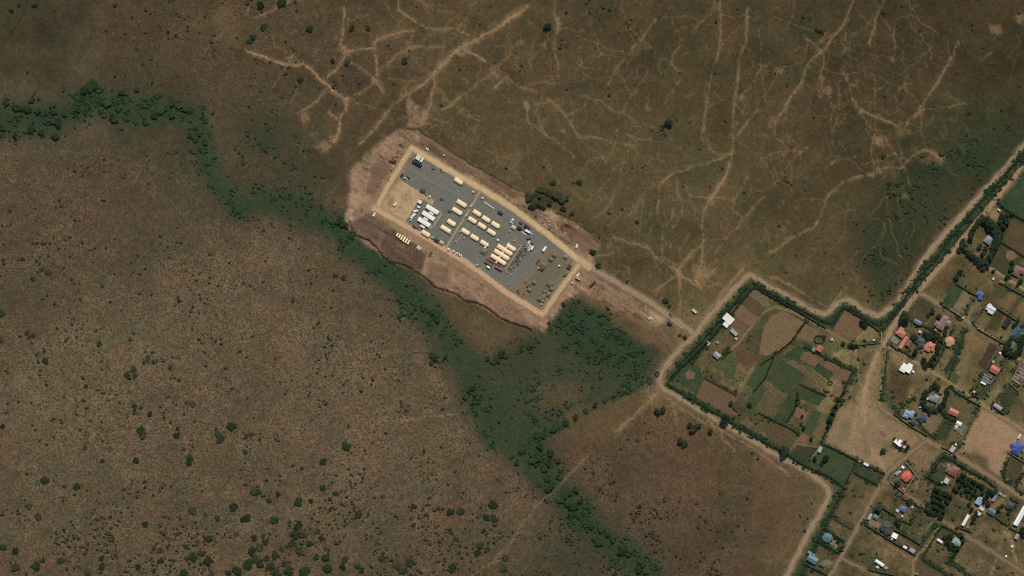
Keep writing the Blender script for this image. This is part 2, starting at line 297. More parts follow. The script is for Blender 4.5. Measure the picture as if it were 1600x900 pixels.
# trodden paths: (width, strength, points)
TR = (146, 104, 69)
def trail(w, a, pts, c=TR):
    w = w * 0.6; sl, m = path_mask(pts, w, max(0.9, w * 0.4)); blend(sl, m, c, min(1, a * 1.0), 0.45 if w > 2.4 else 0.7, 0.0, 0.0)
    if w > 1.2:
        sl, m = path_mask(pts, w * 2.6, w * 2, 1); blend(sl, m, c, a * 0.42, 0.9)
def T4(x0, y0, w, a, *pts): trail(w, a, off(x0, y0, 4, *pts))
for w, a, pts in ((4,.8,((-60,320),(0,340),(100,375),(190,405),(290,400),(350,430),(390,490),(450,535),(510,590),(570,625),(560,690),(530,740),(515,830),(480,890))),
    (2.6,.6,((550,50),(545,180),(530,270),(560,320),(640,310),(730,295),(760,250),(830,225),(990,185))),(3,.6,((560,330),(530,390),(500,440),(440,480))),
    (3,.55,((750,230),(740,320),(755,400),(750,480),(760,510),(800,570))),(2.4,.6,((750,500),(690,560),(575,625))),(2.4,.5,((600,390),(680,440),(740,490))),(2.6,.5,((850,370),(800,430),(755,460))),
    (6,.75,((1700,40),(1600,105),(1500,180),(1400,240),(1300,280),(1220,350),(1150,420))),(3.2,.6,((1150,420),(1100,480),(980,570),(880,640),(800,730),(740,810),(650,900))),
    (3,.6,((1120,460),(1110,560),(1085,660),(1050,740))),(2.4,.5,((1600,330),(1500,430),(1420,490))),(2.4,.55,((1420,490),(1330,570),(1260,620),(1160,690))),(3,.6,((1300,300),(1380,350),(1430,385))),
    (4,.5,((1560,480),(1490,545))),(2,.5,((440,560),(390,620),(330,670),(260,710))),(2.4,.55,((450,700),(510,750))),(2.4,.5,((210,10),(100,70),(0,105))),(2,.45,((1000,290),(940,310),(850,370))),
    (2,.4,((1000,290),(1180,295))),(2.2,.5,((890,0),(890,60),(960,110),(1030,155),(1080,180),(1240,180),(1330,220))),(1.6,.35,((580,630),(700,660),(800,690))),(1.6,.35,((820,490),(960,510),(1080,480))),
    (1.8,.4,((230,640),(260,560),(240,480))),(1.6,.35,((100,560),(160,460),(200,410))),(1.6,.4,((100,220),(120,300),(190,330)))):
    T4(400, 0, w * 1.1, min(1, a * 1.25), *pts)
for w, a, pts in ((2.2,.5,((265,0),(270,120),(290,150),(275,220),(265,330),(290,400),(290,500))),(6,.5,((285,120),(290,170))),(2,.45,((180,310),(110,380))),(2.4,.55,((-40,480),(0,510),(60,545),(150,570))),(1.8,.45,((60,545),(170,510),(300,520))),
    (2.6,.5,((80,640),(95,700),(110,770),(200,830),(290,890))),(2.4,.45,((220,620),(280,660),(350,740),(400,820),(430,860),(540,860),(620,895))),(2.2,.45,((900,120),(850,190),(800,260),(710,350),(640,450),(600,530))),
    (1.6,.4,((380,370),(440,430),(560,425))),(1.8,.4,((400,220),(500,260),(600,310),(700,320))),(2.4,.5,((1300,0),(1305,200),(1300,300),(1260,400),(1230,560),(1210,700),(1190,830))),
    (2.4,.55,((1470,60),(1465,250),(1420,370),(1410,520),(1395,620),(1380,760),(1380,890))),(1.8,.4,((1540,180),(1550,250),(1560,450),(1585,620))),(1.8,.45,((1400,650),(1450,730))),(2.4,.5,((1545,680),(1490,750),(1400,850))),
    (2.4,.4,((1050,500),(1000,580),(950,640))),(1.8,.35,((1160,560),(1080,620))),(1.6,.35,((930,110),(1100,100),(1180,140)))):
    T4(800, 0, w, a, *pts)
for w, a, pts in ((2.6,.55,((535,0),(505,70),(470,160),(400,240),(360,300),(265,375),(235,440),(215,520),(150,590),(100,680),(50,740),(40,850))),(2.2,.5,((725,0),(680,90),(655,190),(635,280))),
    (3,.55,((460,420),(500,510),(520,580),(555,680),(640,715),(800,780))),(3,.6,((1190,270),(1130,390),(1080,480),(1010,590),(960,660),(930,710),(860,780))),(5,.5,((960,660),(945,705))),(1.8,.4,((960,690),(1070,670),(1240,650))),
    (1.8,.45,((960,720),(965,850))),(1.8,.45,((215,520),(300,560),(400,610))),(2,.45,((265,375),(400,450),(470,460),(560,460))),(2,.45,((480,190),(490,340))),(2,.4,((790,150),(785,350))),(1.8,.4,((850,450),(860,560),(940,640))),
    (1.8,.4,((670,470),(665,680))),(1.8,.4,((0,140),(40,110),(260,190),(360,215))),(2,.45,((160,0),(150,110),(110,180))),(1.6,.35,((1130,260),(1130,340))),(1.6,.4,((1330,380),(1400,320))),(2,.4,((440,680),(490,650))),(1.6,.4,((880,80),(940,30)))):
    T4(1200, 0, w, a, *pts)
for w, a, pts in ((3,.6,((1380,0),(1380,60),(1340,180),(1300,260),(1240,340),(1200,420),(1190,500),(1195,600),(1185,740))),(5,.5,((1330,200),(1240,340))),(2.4,.5,((1380,60),(1230,120),(1100,150),(1000,190),(920,260),(910,450))),(5,.35,((1100,150),(1000,190),(930,250))),
    (2.2,.5,((1240,340),(1130,330))),(2.2,.45,((1250,330),(1380,350),(1390,410),(1450,470))),(3,.4,((1480,180),(1450,260),(1390,350))),(2.2,.45,((1570,330),(1440,480),(1330,600),(1270,680))),(2.6,.6,((640,590),(740,620),(850,645),(900,710),(1000,770),(1100,850),(1160,890))),
    (2.6,.55,((1180,640),(1100,700),(1050,780),(1040,890))),(1.8,.45,((650,290),(600,400),(520,470))),(2,.4,((570,290),(600,340))),(2.2,.45,((1010,400),(990,470),(940,530),(940,680))),(1.6,.35,((820,330),(800,570))),(2,.35,((1090,200),(1080,300))),
    (2.2,.45,((700,0),(750,10),(790,60))),(2,.4,((840,60),(860,80),(950,110))),(1.8,.45,((1110,560),(1050,650),(1045,720))),(2.4,.45,((610,690),(540,700),(460,720))),(1.6,.3,((400,30),(500,110),(560,180)))):
    T4(800, 225, w, a, *pts)
for w, a, pts in ((2.6,.6,((660,190),(540,210),(480,235),(420,290),(370,330),(340,420),(290,520),(150,590),(0,690))),(2.4,.4,((250,20),(200,50),(120,140),(60,230))),(2,.45,((650,20),(660,200))),(5,.5,((840,150),(900,80),(980,30),(1040,60),(1090,110))),
    (2.6,.6,((0,830),(100,860),(160,890))),(2,.4,((730,150),(830,150),(900,90))),(2,.3,((0,450),(40,510),(100,550)))):
    T4(1200, 225, w, a, *pts)
for w, a, pts in ((5,.6,((930,630),(820,740),(740,820),(660,890))),(2.4,.45,((1020,740),(1030,860))),(2.4,.5,((970,690),(1050,750),(1160,820),(1280,880))),(2,.4,((880,660),(870,760))),(2,.4,((930,250),(990,350))),(8,.35,((700,60),(800,150),(860,220))),(3,.45,((1030,220),(1050,330)))):
    T4(800, 450, w, a, *pts)
for w, a, pts in ((4,.3,((500,120),(400,230),(340,285))),(4.2,.3,((340,285),(260,380),(160,450),(80,560),(0,680),(-100,790),(-200,870),(-260,930)))): T4(800, 675, w, a, *pts)
T4(400, 450, 2.2, .4, (1260,785),(1100,800),(950,825),(760,830))
for w, a, pts in ((2.2,.65,((60,300),(200,410),(400,520),(600,640),(780,760),(930,870),(1060,960))),(2.4,.5,((220,430),(250,560),(270,690))),(2.2,.5,((280,540),(370,640),(400,740)))): trail(w, a, off(1100, 620, 8, *pts))
trail(2, .6, off(1200, 400, 8, (0,240),(100,260),(350,400),(560,530),(700,620),(760,630),(830,560),(930,430),(980,390)))
trail(4.5, .6, off(1000, 400, 8, (1290,150),(1180,300),(1030,450),(1000,520),(900,630),(800,780)))
for pts, w in (([(480,120),(320,30),(190,0)],3),([(490,220),(320,330),(230,410)],3),([(490,220),(500,500),(510,700)],3.5),([(490,220),(620,310),(700,310),(760,150)],3.4),([(700,310),(790,450)],3),([(760,200),(850,260),(950,160)],3.4),([(620,10),(510,140)],3.4),([(740,320),(840,380),(1000,350)],2.6)): trail(w, .55, off(1000, 400, 8, *pts))
for x, y, r in ((535,75,7),(545,82,6),(455,92,8),(587,122,6),(658,38,5),(770,112,9),(725,80,8),(822,168,5),(543,158,6),(1411,202,11),(1209,192,9),(1375,220,9),(1095,430,16),(1058,418,8),(1112,312,8),(1375,265,7),(545,30,3),(1440,168,5),(1285,122,5),(1342,172,5),(1336,130,6),(1292,140,6),(1216,110,6),(1595,30,8),(1555,45,8),(505,230,10),(475,185,9),(520,215,8)):
    sl, m = poly_mask([(x + r * math.cos(a) * (0.8 + 0.4 * rnd.random()), y + r * math.sin(a) * (0.8 + 0.4 * rnd.random())) for a in np.linspace(0, 6.28, 9)[:-1]], r * 0.5); blend(sl, m, TR, 0.55, 0.7, 0.1)
rt = random.Random(21)
for k in range(240):
    x = rt.uniform(560, 1480); y = rt.uniform(-10, 420)
    if x * 0.62 - y * 0.60 < 250 + rt.uniform(0, 60) or inside(np.array([x]), np.array([y]), SOIL)[0]: continue
    a = rt.gauss(1.75, .55) if rt.random() < .7 else rt.uniform(0, 6.28); q = [(x, y)]
    for s_ in range(rt.randint(3, 11)):
        a += rt.gauss(0, .32); x += math.cos(a) * 9; y += math.sin(a) * 9
        if inside(np.array([x]), np.array([y]), SOIL)[0] or y > 440: break
        q.append((x, y))
    if len(q) > 2: trail(rt.uniform(1.2, 2.2), rt.uniform(.22, .45), q, (142, 98, 62))
    if rt.random() < .18:
        r = rt.uniform(2.5, 6); sl, m = poly_mask([(x + r * math.cos(t_) * rt.uniform(.6, 1.4), y + r * math.sin(t_) * rt.uniform(.6, 1.4)) for t_ in np.linspace(0, 6.28, 9)[:-1]], r * .5); blend(sl, m, (136, 98, 64), .5, .9)
sl, m = path_mask([(45,0),(25,40),(0,80)], 1.6, 1); blend(sl, m, (40, 40, 30), 0.7, 0.2)

THICK *= 0.3 + 0.7 * sstep(.43, .56, N_mid)
# ---- village ground: worn open land, verges, yards
VILL = [(1040,598),(1175,440),(1300,505),(1325,480),(1375,505),(1430,440),(1610,225),(1700,200),(1700,1000),(1240,1000),(1322,765),(1230,712),(1140,660)]
sl, m = poly_mask(VILL, 4); blend(sl, m * sstep(.5, .62, fbm(GX, GY, 26, 3, 181)[sl]), (66, 66, 42), 0.55, 0.4, None, 0.06); SCRUB[sl] = SCRUB[sl] * (1 - m) + 0.16 * m * (N_mid[sl] > .5)
COLR[sl] *= (1 + m * ((N_mid[sl] - .5) * .55 + (N_fine[sl] - .5) * .5))[..., None]
def yard(c, a, pts, soft=2, brk=0.3, thick=None):
    sl, m = poly_mask(pts, soft, 0.3); blend(sl, m, c, a, brk, 0.0 if c[0] > 95 else None, (0.0 if c[0] > 95 else None) if thick is None else thick)
yard((124,94,62), .8, [(1372,545),(1388,545),(1382,600),(1372,634),(1350,640),(1335,640),(1345,600),(1355,570)], 5, .4)
yard((84,74,46), .8, [(1335,545),(1372,548),(1350,600),(1338,620),(1330,600)], 6, .4)
yard((136,103,73), .9, [(1310,640),(1345,630),(1395,655),(1440,690),(1390,735),(1375,735),(1330,712),(1288,690)], 8, .2)
yard((126,94,64), .8, [(1420,705),(1445,695),(1465,712),(1440,735),(1420,730)], 6, .4)
yard((150,108,78), .95, [(1536,638),(1600,678),(1640,700),(1600,700),(1580,720),(1570,745),(1545,735),(1545,715),(1515,712),(1502,694)], 4, .15)
yard((78,70,44), .75, [(1508,718),(1520,700),(1545,716),(1550,742),(1530,740)], 5, .3)
yard((86,76,46), .7, [(1512,620),(1560,560),(1575,562),(1540,622)], 4, .4)
yard((112,90,58), .8, [(1560,600),(1600,560),(1610,580),(1580,598)], 4, .4)
yard((96,80,50), .7, [(1500,590),(1530,520),(1556,540),(1528,568),(1535,580),(1515,612)], 6, .4)
yard((124,90,60), .7, [(1510,522),(1545,535),(1530,548),(1516,545),(1512,570),(1506,600),(1502,598),(1508,560)], 4, .4)
yard((72,56,34), .8, [(1388,560),(1430,590),(1415,625),(1385,640),(1378,620),(1385,590)], 6, .5)
yard((84,50,32), .6, [(1392,580),(1425,600),(1412,620),(1390,622)], 6, .8)
yard((96,80,52), .7, [(1430,585),(1450,592),(1440,605),(1425,610)], 4, .3)
yard((128,98,68), .8, [(1395,536),(1412,548),(1412,560),(1390,548)], 2)
yard((110,84,56), .8, [(1436,555),(1452,552),(1450,568),(1437,566)], 2)
yard((104,80,54), .8, [(1418,565),(1432,570),(1440,590),(1430,592),(1418,575)], 2)
yard((150,108,72), .8, [(1296,848),(1306,840),(1322,852),(1312,862),(1298,858)], 2)
yard((140,104,70), .8, [(1282,878),(1290,872),(1302,880),(1296,890)], 2)
yard((140,108,76), .8, [(1354,812),(1362,808),(1378,820),(1374,828),(1362,822)], 2)
yard((104,72,52), .8, [(1398,832),(1414,842),(1428,852),(1420,862),(1396,846)], 2)
yard((136,102,68), .8, [(1528,782),(1545,772),(1552,776),(1540,800),(1530,812),(1520,830),(1508,824),(1516,808)], 2)
yard((128,96,64), .8, [(1545,790),(1565,778),(1575,786),(1566,798),(1552,800)], 2)
yard((140,102,68), .8, [(1548,330),(1556,326),(1566,338),(1558,346),(1546,340)], 2)
yard((110,66,42), .7, [(1478,405),(1492,412),(1486,440),(1470,448),(1462,440)], 5, .6)
yard((92,76,46), .8, [(1492,420),(1530,420),(1540,440),(1528,460),(1494,440)], 4, .4)
yard((92,82,52), .8, [(1448,450),(1466,440),(1478,462),(1470,472),(1452,466)], 4, .4)
yard((120,98,70), .9, [(1505,452),(1522,462),(1505,494),(1488,482)], 2, .2)
yard((118,96,64), .8, [(1524,464),(1538,474),(1520,504),(1505,497)], 2, .3)
yard((96,80,50), .7, [(1538,480),(1552,490),(1538,515),(1522,506)], 2, .3)
yard((54,50,32), .8, [(1556,484),(1570,492),(1556,520),(1540,512)], 2, .3)
yard((112,76,50), .7, [(1560,462),(1594,462),(1578,490),(1556,475)], 4, .5)
yard((52,58,36), .7, [(1555,446),(1580,446),(1572,466),(1552,470)], 4, .4)
yard((112,88,58), .8, [(1582,500),(1596,470),(1606,470),(1600,500)], 4, .5)
yard((110,78,52), .7, [(1576,390),(1592,396),(1585,412),(1572,404)], 3, .5)
yard((110,84,58), .8, [(1530,470),(1536,480),(1526,500),(1521,496)], 1.5)
yard((74,64,42), .7, [(1540,640),(1590,618),(1620,640),(1600,668)], 6, .3)
yard((96,74,50), .7, [(1560,625),(1574,620),(1580,632),(1566,640)], 2, .3)
yard((58,64,38), .7, [(1525,600),(1545,602),(1532,620),(1518,614)], 2, .3)
yard((70,66,42), .7, [(1486,610),(1530,636),(1512,668),(1480,650),(1470,640)], 4, .4)
yard((112,88,62), .8, [(1450,645),(1470,650),(1458,680),(1442,668)], 3, .3)
yard((34,48,30), .85, [(1475,655),(1492,662),(1480,688),(1470,690),(1458,682)], 2, .2, .3)
yard((100,78,52), .8, [(1490,670),(1505,676),(1496,694),(1482,690)], 2, .3)
yard((92,74,48), .7, [(1440,750),(1455,752),(1448,790),(1435,780)], 4, .4)
yard((72,64,42), .7, [(1480,770),(1505,782),(1492,820),(1468,806)], 4, .4)
yard((52,50,34), .7, [(1474,822),(1485,828),(1478,850),(1462,842)], 3, .3)
yard((76,64,44), .6, [(1465,845),(1485,860),(1480,878),(1470,890),(1444,872)], 4, .4)
yard((70,58,40), .6, [(1430,865),(1470,890),(1460,910),(1425,905)], 5, .3)
yard((88,64,44), .7, [(1335,730),(1372,758),(1362,772),(1326,752)], 3, .3)
yard((92,74,50), .7, [(1318,760),(1345,780),(1325,830),(1298,812)], 4, .4)
yard((84,72,48), .7, [(1398,735),(1412,728),(1428,742),(1412,768),(1392,752)], 2, .2)
yard((64,60,40), .7, [(1380,792),(1400,806),(1396,826),(1360,802)], 2, .3, .15)
yard((104,74,50), .7, [(1128,500),(1150,490),(1172,512),(1155,535)], 4, .3)
yard((92,78,48), .7, [(1095,545),(1150,530),(1170,545),(1140,570),(1110,580),(1085,560)], 6, .5)
# verges full of long green weeds between road and fields
for pts in ([(1050,590),(1172,442),(1184,448),(1060,596)], [(1176,438),(1200,452),(1280,496),(1298,494),(1322,474),(1372,500),(1392,490),(1390,506),(1374,516),(1346,498),(1322,480),(1302,512),(1240,482),(1182,450)],
            [(1612,232),(1500,362),(1425,452),(1376,516),(1386,508),(1440,440),(1520,348),(1616,236)], [(1040,600),(1090,622),(1140,654),(1226,702),(1300,742),(1322,764),(1296,748),(1230,714),(1140,664),(1060,616)],
            [(1322,764),(1300,806),(1256,900),(1242,900),(1268,850),(1300,790)]):
    sl, m = poly_mask(pts, 3, 0.3); blend(sl, m, (38, 54, 34), 0.9, 0.25, 0.0, 0.8)
trail(4.5, .6, off(1200, 450, 4, (550,370),(555,500),(580,600),(600,670))); trail(9, .75, off(1200, 450, 4, (690,400),(650,500),(610,620),(600,700)), (158,116,84)); trail(6, .7, off(1200, 450, 4, (600,700),(606,830),(625,960),(680,1060),(740,1140)), (158,116,84)); trail(5, .5, off(1200, 450, 4, (600,690),(560,760),(540,880),(500,960)), (150,114,82)); trail(4, .5, off(1200, 450, 4, (606,700),(700,740),(720,760)), (150,112,80)); trail(4, .5, off(1200, 450, 4, (610,720),(680,860),(800,960)), (150,112,80)); yard((92,82,52), .6, [(1345,690),(1356,660),(1362,700),(1352,715)], 6, .7); yard((90,80,50), .6, [(1372,690),(1392,684),(1398,700),(1380,712)], 6, .7); yard((96,84,54), .5, [(1312,660),(1330,650),(1326,690),(1305,690)], 8, .8)
trail(5, .6, off(1200, 675, 4, (1170,140),(1250,110),(1400,100))); trail(6, .6, off(1200, 675, 4, (1300,0),(1380,80),(1410,200),(1420,260)))
trail(4, .65, off(1440, 780, 7.5, (1010,330),(940,450),(900,600))); trail(6, .6, off(1440, 780, 7.5, (1000,380),(1060,500),(1080,620),(1120,740))); trail(3, .5, off(1440, 780, 7.5, (870,700),(830,860)))
trail(2.5, .4, off(1200, 675, 4, (610,600),(700,680),(800,740),(900,800))); trail(3, .4, off(1200, 675, 4, (480,700),(490,740)))
trail(2, .5, off(1000, 512, 8, (1500,370),(1400,500),(1260,740)))

def smooth(pts, step=2.5):
    p = [pts[0]] + list(pts) + [pts[-1]]; out = []
    for i in range(1, len(p) - 2):
        a, b, c, d = [np.array(q[:2], float) for q in p[i - 1:i + 3]]
        n = max(2, int(np.hypot(*(c - b)) / step))
        for k in range(n):
            t = k / n; out.append(0.5 * (2 * b + (c - a) * t + (2 * a - 5 * b + 4 * c - d) * t * t + (-a + 3 * b - 3 * c + d) * t ** 3))
    out.append(np.array(p[-1][:2], float)); return out
# ---- roads: (name, width in px, colour, points)
ROADS = [
 ('road', 9, (132,103,75), [(1660,160),(1600,229),(1560,275),(1500,340),(1450,397),(1417,450),(1400,474),(1381,489),(1369,492.5),(1350,485),(1332,472.5),(1320,468.5),(1306,476),(1295,487),(1281,489.5),(1260,480),(1237,466),(1200,446.5),(1172,430),(1155,444),(1125,475),(1097,507),(1087,522),(1070,537),(1050,559),(1034,582),(1030,598)]),
 ('road', 9, (130,104,74), [(1030,594),(1037,607),(1062,621),(1100,644),(1156,676),(1212,710),(1250,730),(1282,752),(1294,767),(1291,785),(1262,835),(1230,898),(1195,960)]),
 ('road', 9.5, (136,106,74), [(1665,185),(1600,256),(1550,318),(1495,385),(1437,452),(1402,500),(1382,534),(1378,546)]),
 ('road', 10, (134,104,78), [(914,412),(940,428),(985,454),(1020,475),(1050,497),(1085,521)]),
 ('street', 7, (122,96,66), [(1436,458),(1460,470),(1519,506),(1569,541),(1600,566),(1660,600)]),
 ('street', 5.5, (130,102,72), [(1540,415),(1570,432),(1600,452),(1660,488)]),
 ('street', 7, (124,97,66), [(1388,541),(1410,553),(1430,565),(1475,592),(1535,632),(1600,673),(1660,710)]),
 ('track', 6.5, (118,96,64), [(1383,542),(1380,580),(1376,615),(1374,632),(1382,642),(1425,667),(1445,686)]),
 ('street', 8, (120,91,63), [(1440,683),(1470,699),(1512,722),(1575,762),(1600,779),(1660,815)]),
 ('street', 7, (118,92,64), [(1448,688),(1425,706),(1400,728),(1385,742),(1368,772),(1350,805),(1317,865),(1296,902),(1270,950)]),
 ('street', 8, (112,84,60), [(1380,750),(1400,763),(1425,778),(1475,815),(1550,862),(1605,898),(1660,930)]),
 ('street', 6, (112,84,58), [(1314,872),(1330,880),(1355,892),(1390,912)]),
 ('street', 6, (112,88,60), [(1467,824),(1450,850),(1428,876),(1426,900),(1410,950)]),
 ('track', 5, (108,88,58), [(1139,549),(1156,533),(1172,512),(1190,490),(1202,483),(1212,480),(1231,485),(1252,494),(1281,510),(1305,523),(1325,534),(1340,539),(1378,539)]),
]
for _n, _w, _c, _p in ROADS:
    sl, m = path_mask(smooth(_p, 9), _w + 3, 4); blend(sl, m, tuple(int(v * 0.9) for v in _c), 0.7, 0.3, 0, 0)
    SCRUB[sl] *= 1 - m; THICK[sl] *= 1 - m
CAMP = [(642,231),(906,408),(848,494),(585,327)]
sl, m = path_mask(CAMP + CAMP[:1], 17, 6, 0.3); blend(sl, m, (138,104,72), 0.8, 0.15)
DW = (96,84,66)
WALLS = (
 ('dark boundary wall inside the long hedge west of the farm',(70,62,50),1.7,[(1176,450),(1110,527),(1048,588)]),('dark boundary wall along the top of the farm',(70,62,50),1.7,[(1179,448),(1200,461),(1240,482.5),(1290,512)]),('wall round the brown square plot by the bend',(70,62,50),1.7,[(1300,514),(1320.5,482),(1348,497.5)]),('wall from the square plot to the grey gate',(70,62,50),1.7,[(1350,500),(1374.5,517.5)]),
 ('pale grey metal fence at the junction',(178,180,180),2.4,[(1376.4,518.5),(1377.4,526),(1377,532),(1374,535)]),('low wall below the walled green plot',(80,70,56),1.5,[(1372,536.2),(1350,538),(1331,540)]),('long dark wall beside the inner road',(56,52,44),1.8,[(1612,237),(1557,300),(1500,368),(1466,410),(1440,440),(1400,491),(1379,517)]),
 ('street wall below the green field plot',DW,1.8,[(1471,475),(1502,495.5)]),('wall across the upper walled plots',DW,1.8,[(1494,443),(1524,461.5)]),('wall from the blue house to the black-roofed house',DW,1.9,[(1545,473),(1587,500)]),('wall on the right of the upper plots',DW,1.7,[(1597,460),(1578,490)]),('street wall by the upper right street',DW,1.8,[(1571,446.5),(1602,463)]),
 ('dividing wall between the two dry plots',DW,1.3,[(1524,463),(1504,494)]),('dividing wall left of the white many-gabled house',DW,1.6,[(1537,478),(1519.5,505),(1527,511)]),('street wall above the black-roofed plot',DW,1.8,[(1528,514),(1569,537.5)]),('stone wall round the narrow orange-house plot',DW,2.0,[(1574,556),(1564,546),(1553,559),(1540,578),(1517.5,615),(1529,621)]),('right wall of the narrow orange-house plot',DW,2.0,[(1575.5,557),(1556,588),(1534,621)]),
 ('wall round the roofless buildings',(150,132,112),1.7,[(1596,566),(1577,598),(1590,610.5),(1600,598)]),('wall round the dark green plot by the pale shed',DW,1.7,[(1574,603),(1553,636),(1568.5,646.5),(1590,616)]),('wall round the orange gabled house plot',DW,1.8,[(1486,606.5),(1512,623),(1532.5,634.5),(1514.5,668),(1499.5,694),(1490.5,707),(1471,698)]),('wall round the pale blue house plot',DW,1.9,[(1426.5,621),(1396,646),(1421.5,664.5),(1449,681)]),
 ('pale wall round the orange-red house plot',(176,152,124),2.0,[(1415.6,723),(1430,741),(1412.4,769.6),(1391,753.8),(1391.4,747),(1401,736),(1408,731)]),('long wall below the dark grey house compound',DW,2.0,[(1351.6,819),(1399,848.5),(1430,867),(1439.5,851),(1398,827)]),('wall above the lawn strip',DW,1.9,[(1375,791),(1400,806)]),('wall left of the small blue house',DW,1.7,[(1396,801),(1409,777),(1417,783)]),('round-cornered wall right of the small blue house',(70,66,48),1.5,[(1428.8,787.6),(1438,793.6),(1436.5,798),(1424.5,820),(1411.5,814)]),
 ('wall round the lawn compound',DW,1.8,[(1555,807),(1573,820.5),(1592.5,785.5),(1581.5,780)]),('wall beside the long narrow white shed',DW,1.8,[(1531,806),(1517.5,831),(1500,824.5)]),('wall round the ruin plot',DW,1.2,[(1304,809.5),(1331.5,826.5)]),('wall round the bottom white shed compound',DW,1.7,[(1399,899),(1357,890),(1370.5,873.5)]),('wall below the bottom teal house',DW,1.8,[(1256,880),(1292,897.5),(1299,886)]),('wall below the big blue roof',(150,136,116),2.0,[(1575,706),(1600,722)]),('wall right of the longest white shed',DW,1.7,[(1577,824),(1592,832)]),('low wall round the bright white angular roof',(70,66,50),1.2,[(1396,694),(1406,702),(1411.5,705)]))
HEDGES = (
 ('long dark hedge between the western road and the farm',5,'dark',2.4,[(1046,594),(1078,563),(1100,541),(1128,508),(1160,470),(1176,450)]),('outer weedy hedge beside the western road',4,'blue',2.0,[(1058,572),(1088,542),(1110,517),(1140,482),(1168,448)]),('dark hedge along the top road of the farm',5,'blue',2.2,[(1176,442),(1200,456),(1240,478),(1284,501),(1300,506)]),('dark hedge between the lower road and the farm plots',4,'dark',2.2,[(1042,600),(1085,626),(1130,652),(1180,682),(1225,707),(1264,731),(1292,742)]),
 ('hedge corner left of the small brown plot',4,'dark',2.0,[(1292,742),(1316,760),(1318,766)]),('dark hedge between the lower road and the bottom plots',7,'dark',2.4,[(1316,768),(1300,800),(1285,830),(1262,880),(1252,902)]),('weedy hedge between the two parallel roads, upper half',4,'blue',1.6,[(1606,232),(1560,284),(1500,354),(1470,392)]),('weedy hedge between the two parallel roads, lower half',4.5,'blue',1.8,[(1468,396),(1436,432),(1412,470),(1386,502)]),
 ('green hedge round the bend below the square plot',5,'blue',2.0,[(1300,508),(1310,490),(1320,478),(1340,488),(1352,496)]),('green brush between the road bend and the walled plot',6,'green',1.8,[(1356,500),(1372,508),(1384,502)]),('farm hedge below the orange farmhouse',2.4,'dark',1.8,[(1257,541),(1282,555),(1306,567),(1332,579)]),('farm hedge along the open brown ground',3.4,'dark',2.2,[(1332,581),(1318,610),(1304,640),(1295,668),(1282,692)]),('hedge along the top of the dark green plot',2.6,'dark',1.8,[(1284,693),(1312,706),(1336,718),(1360,730),(1382,741)]),('hedge across the dark green plot',2.6,'dark',1.8,[(1334,738),(1352,748),(1371,757)]),
 ('tall hedge left of the red-brown complex house',5,'dark',3.0,[(1472,714),(1462,729),(1452,746)]),('hedge below the red-brown complex compound',3.6,'dark',2.4,[(1452,747),(1462,754),(1474,758)]),('hedge along the top of the red-brown complex compound',4,'dark',2.6,[(1473,712),(1482,716),(1490,720)]),('hedge above the lower plantation',2.4,'dark',1.8,[(1496,726),(1520,739),(1540,750),(1556,762)]),('hedge above the teal many-hipped house',4,'dark',2.6,[(1288,826),(1303,836),(1318,846)]),('hedge below the teal many-hipped house',4.4,'dark',2.6,[(1277,844),(1294,855),(1310,864),(1317,852)]),
 ('hedge below the orange gabled house',3.6,'dark',2.4,[(1468,640),(1476,650),(1486,656),(1494,659)]),('hedge round the tree-filled compound of the pale teal house',2.6,'dark',2.0,[(1461,836),(1472,821.5),(1488,829),(1506,841),(1497,858),(1485,879)]),('hedge left of the short white shed plot',2,'olive',1.6,[(1460,839),(1450,856),(1441,872),(1469,891)]),('hedge below the long orange block along the street',3,'dark',2.0,[(1391,538),(1402,547),(1414,551),(1428,560)]),('hedge along the street left of the cream white house plot',2,'olive',1.4,[(1386,548),(1382,590),(1377,624)]),('hedge along the right-hand curved plot',3,'dark',2.0,[(1600,738),(1590,748),(1587,764),(1600,772)]),('hedge dividing the upper farm strips',2.4,'dark',1.6,[(1237,533),(1206,558),(1188,570)]),('hedge beside the green farm strip',2,'dark',1.6,[(1250,600),(1270,610),(1290,618)]),('hedge along the plot below the big blue roof',2.4,'olive',1.5,[(1578,714),(1568,738),(1570,752),(1580,757)]),('hedge above the upper right field',3,'dark',2.2,[(1558,316),(1570,326),(1585,336),(1604,346)]),('tree hedge between the farm strips and the green strip',3,'dark',2.2,[(1246,613),(1242,640),(1228,660)]))
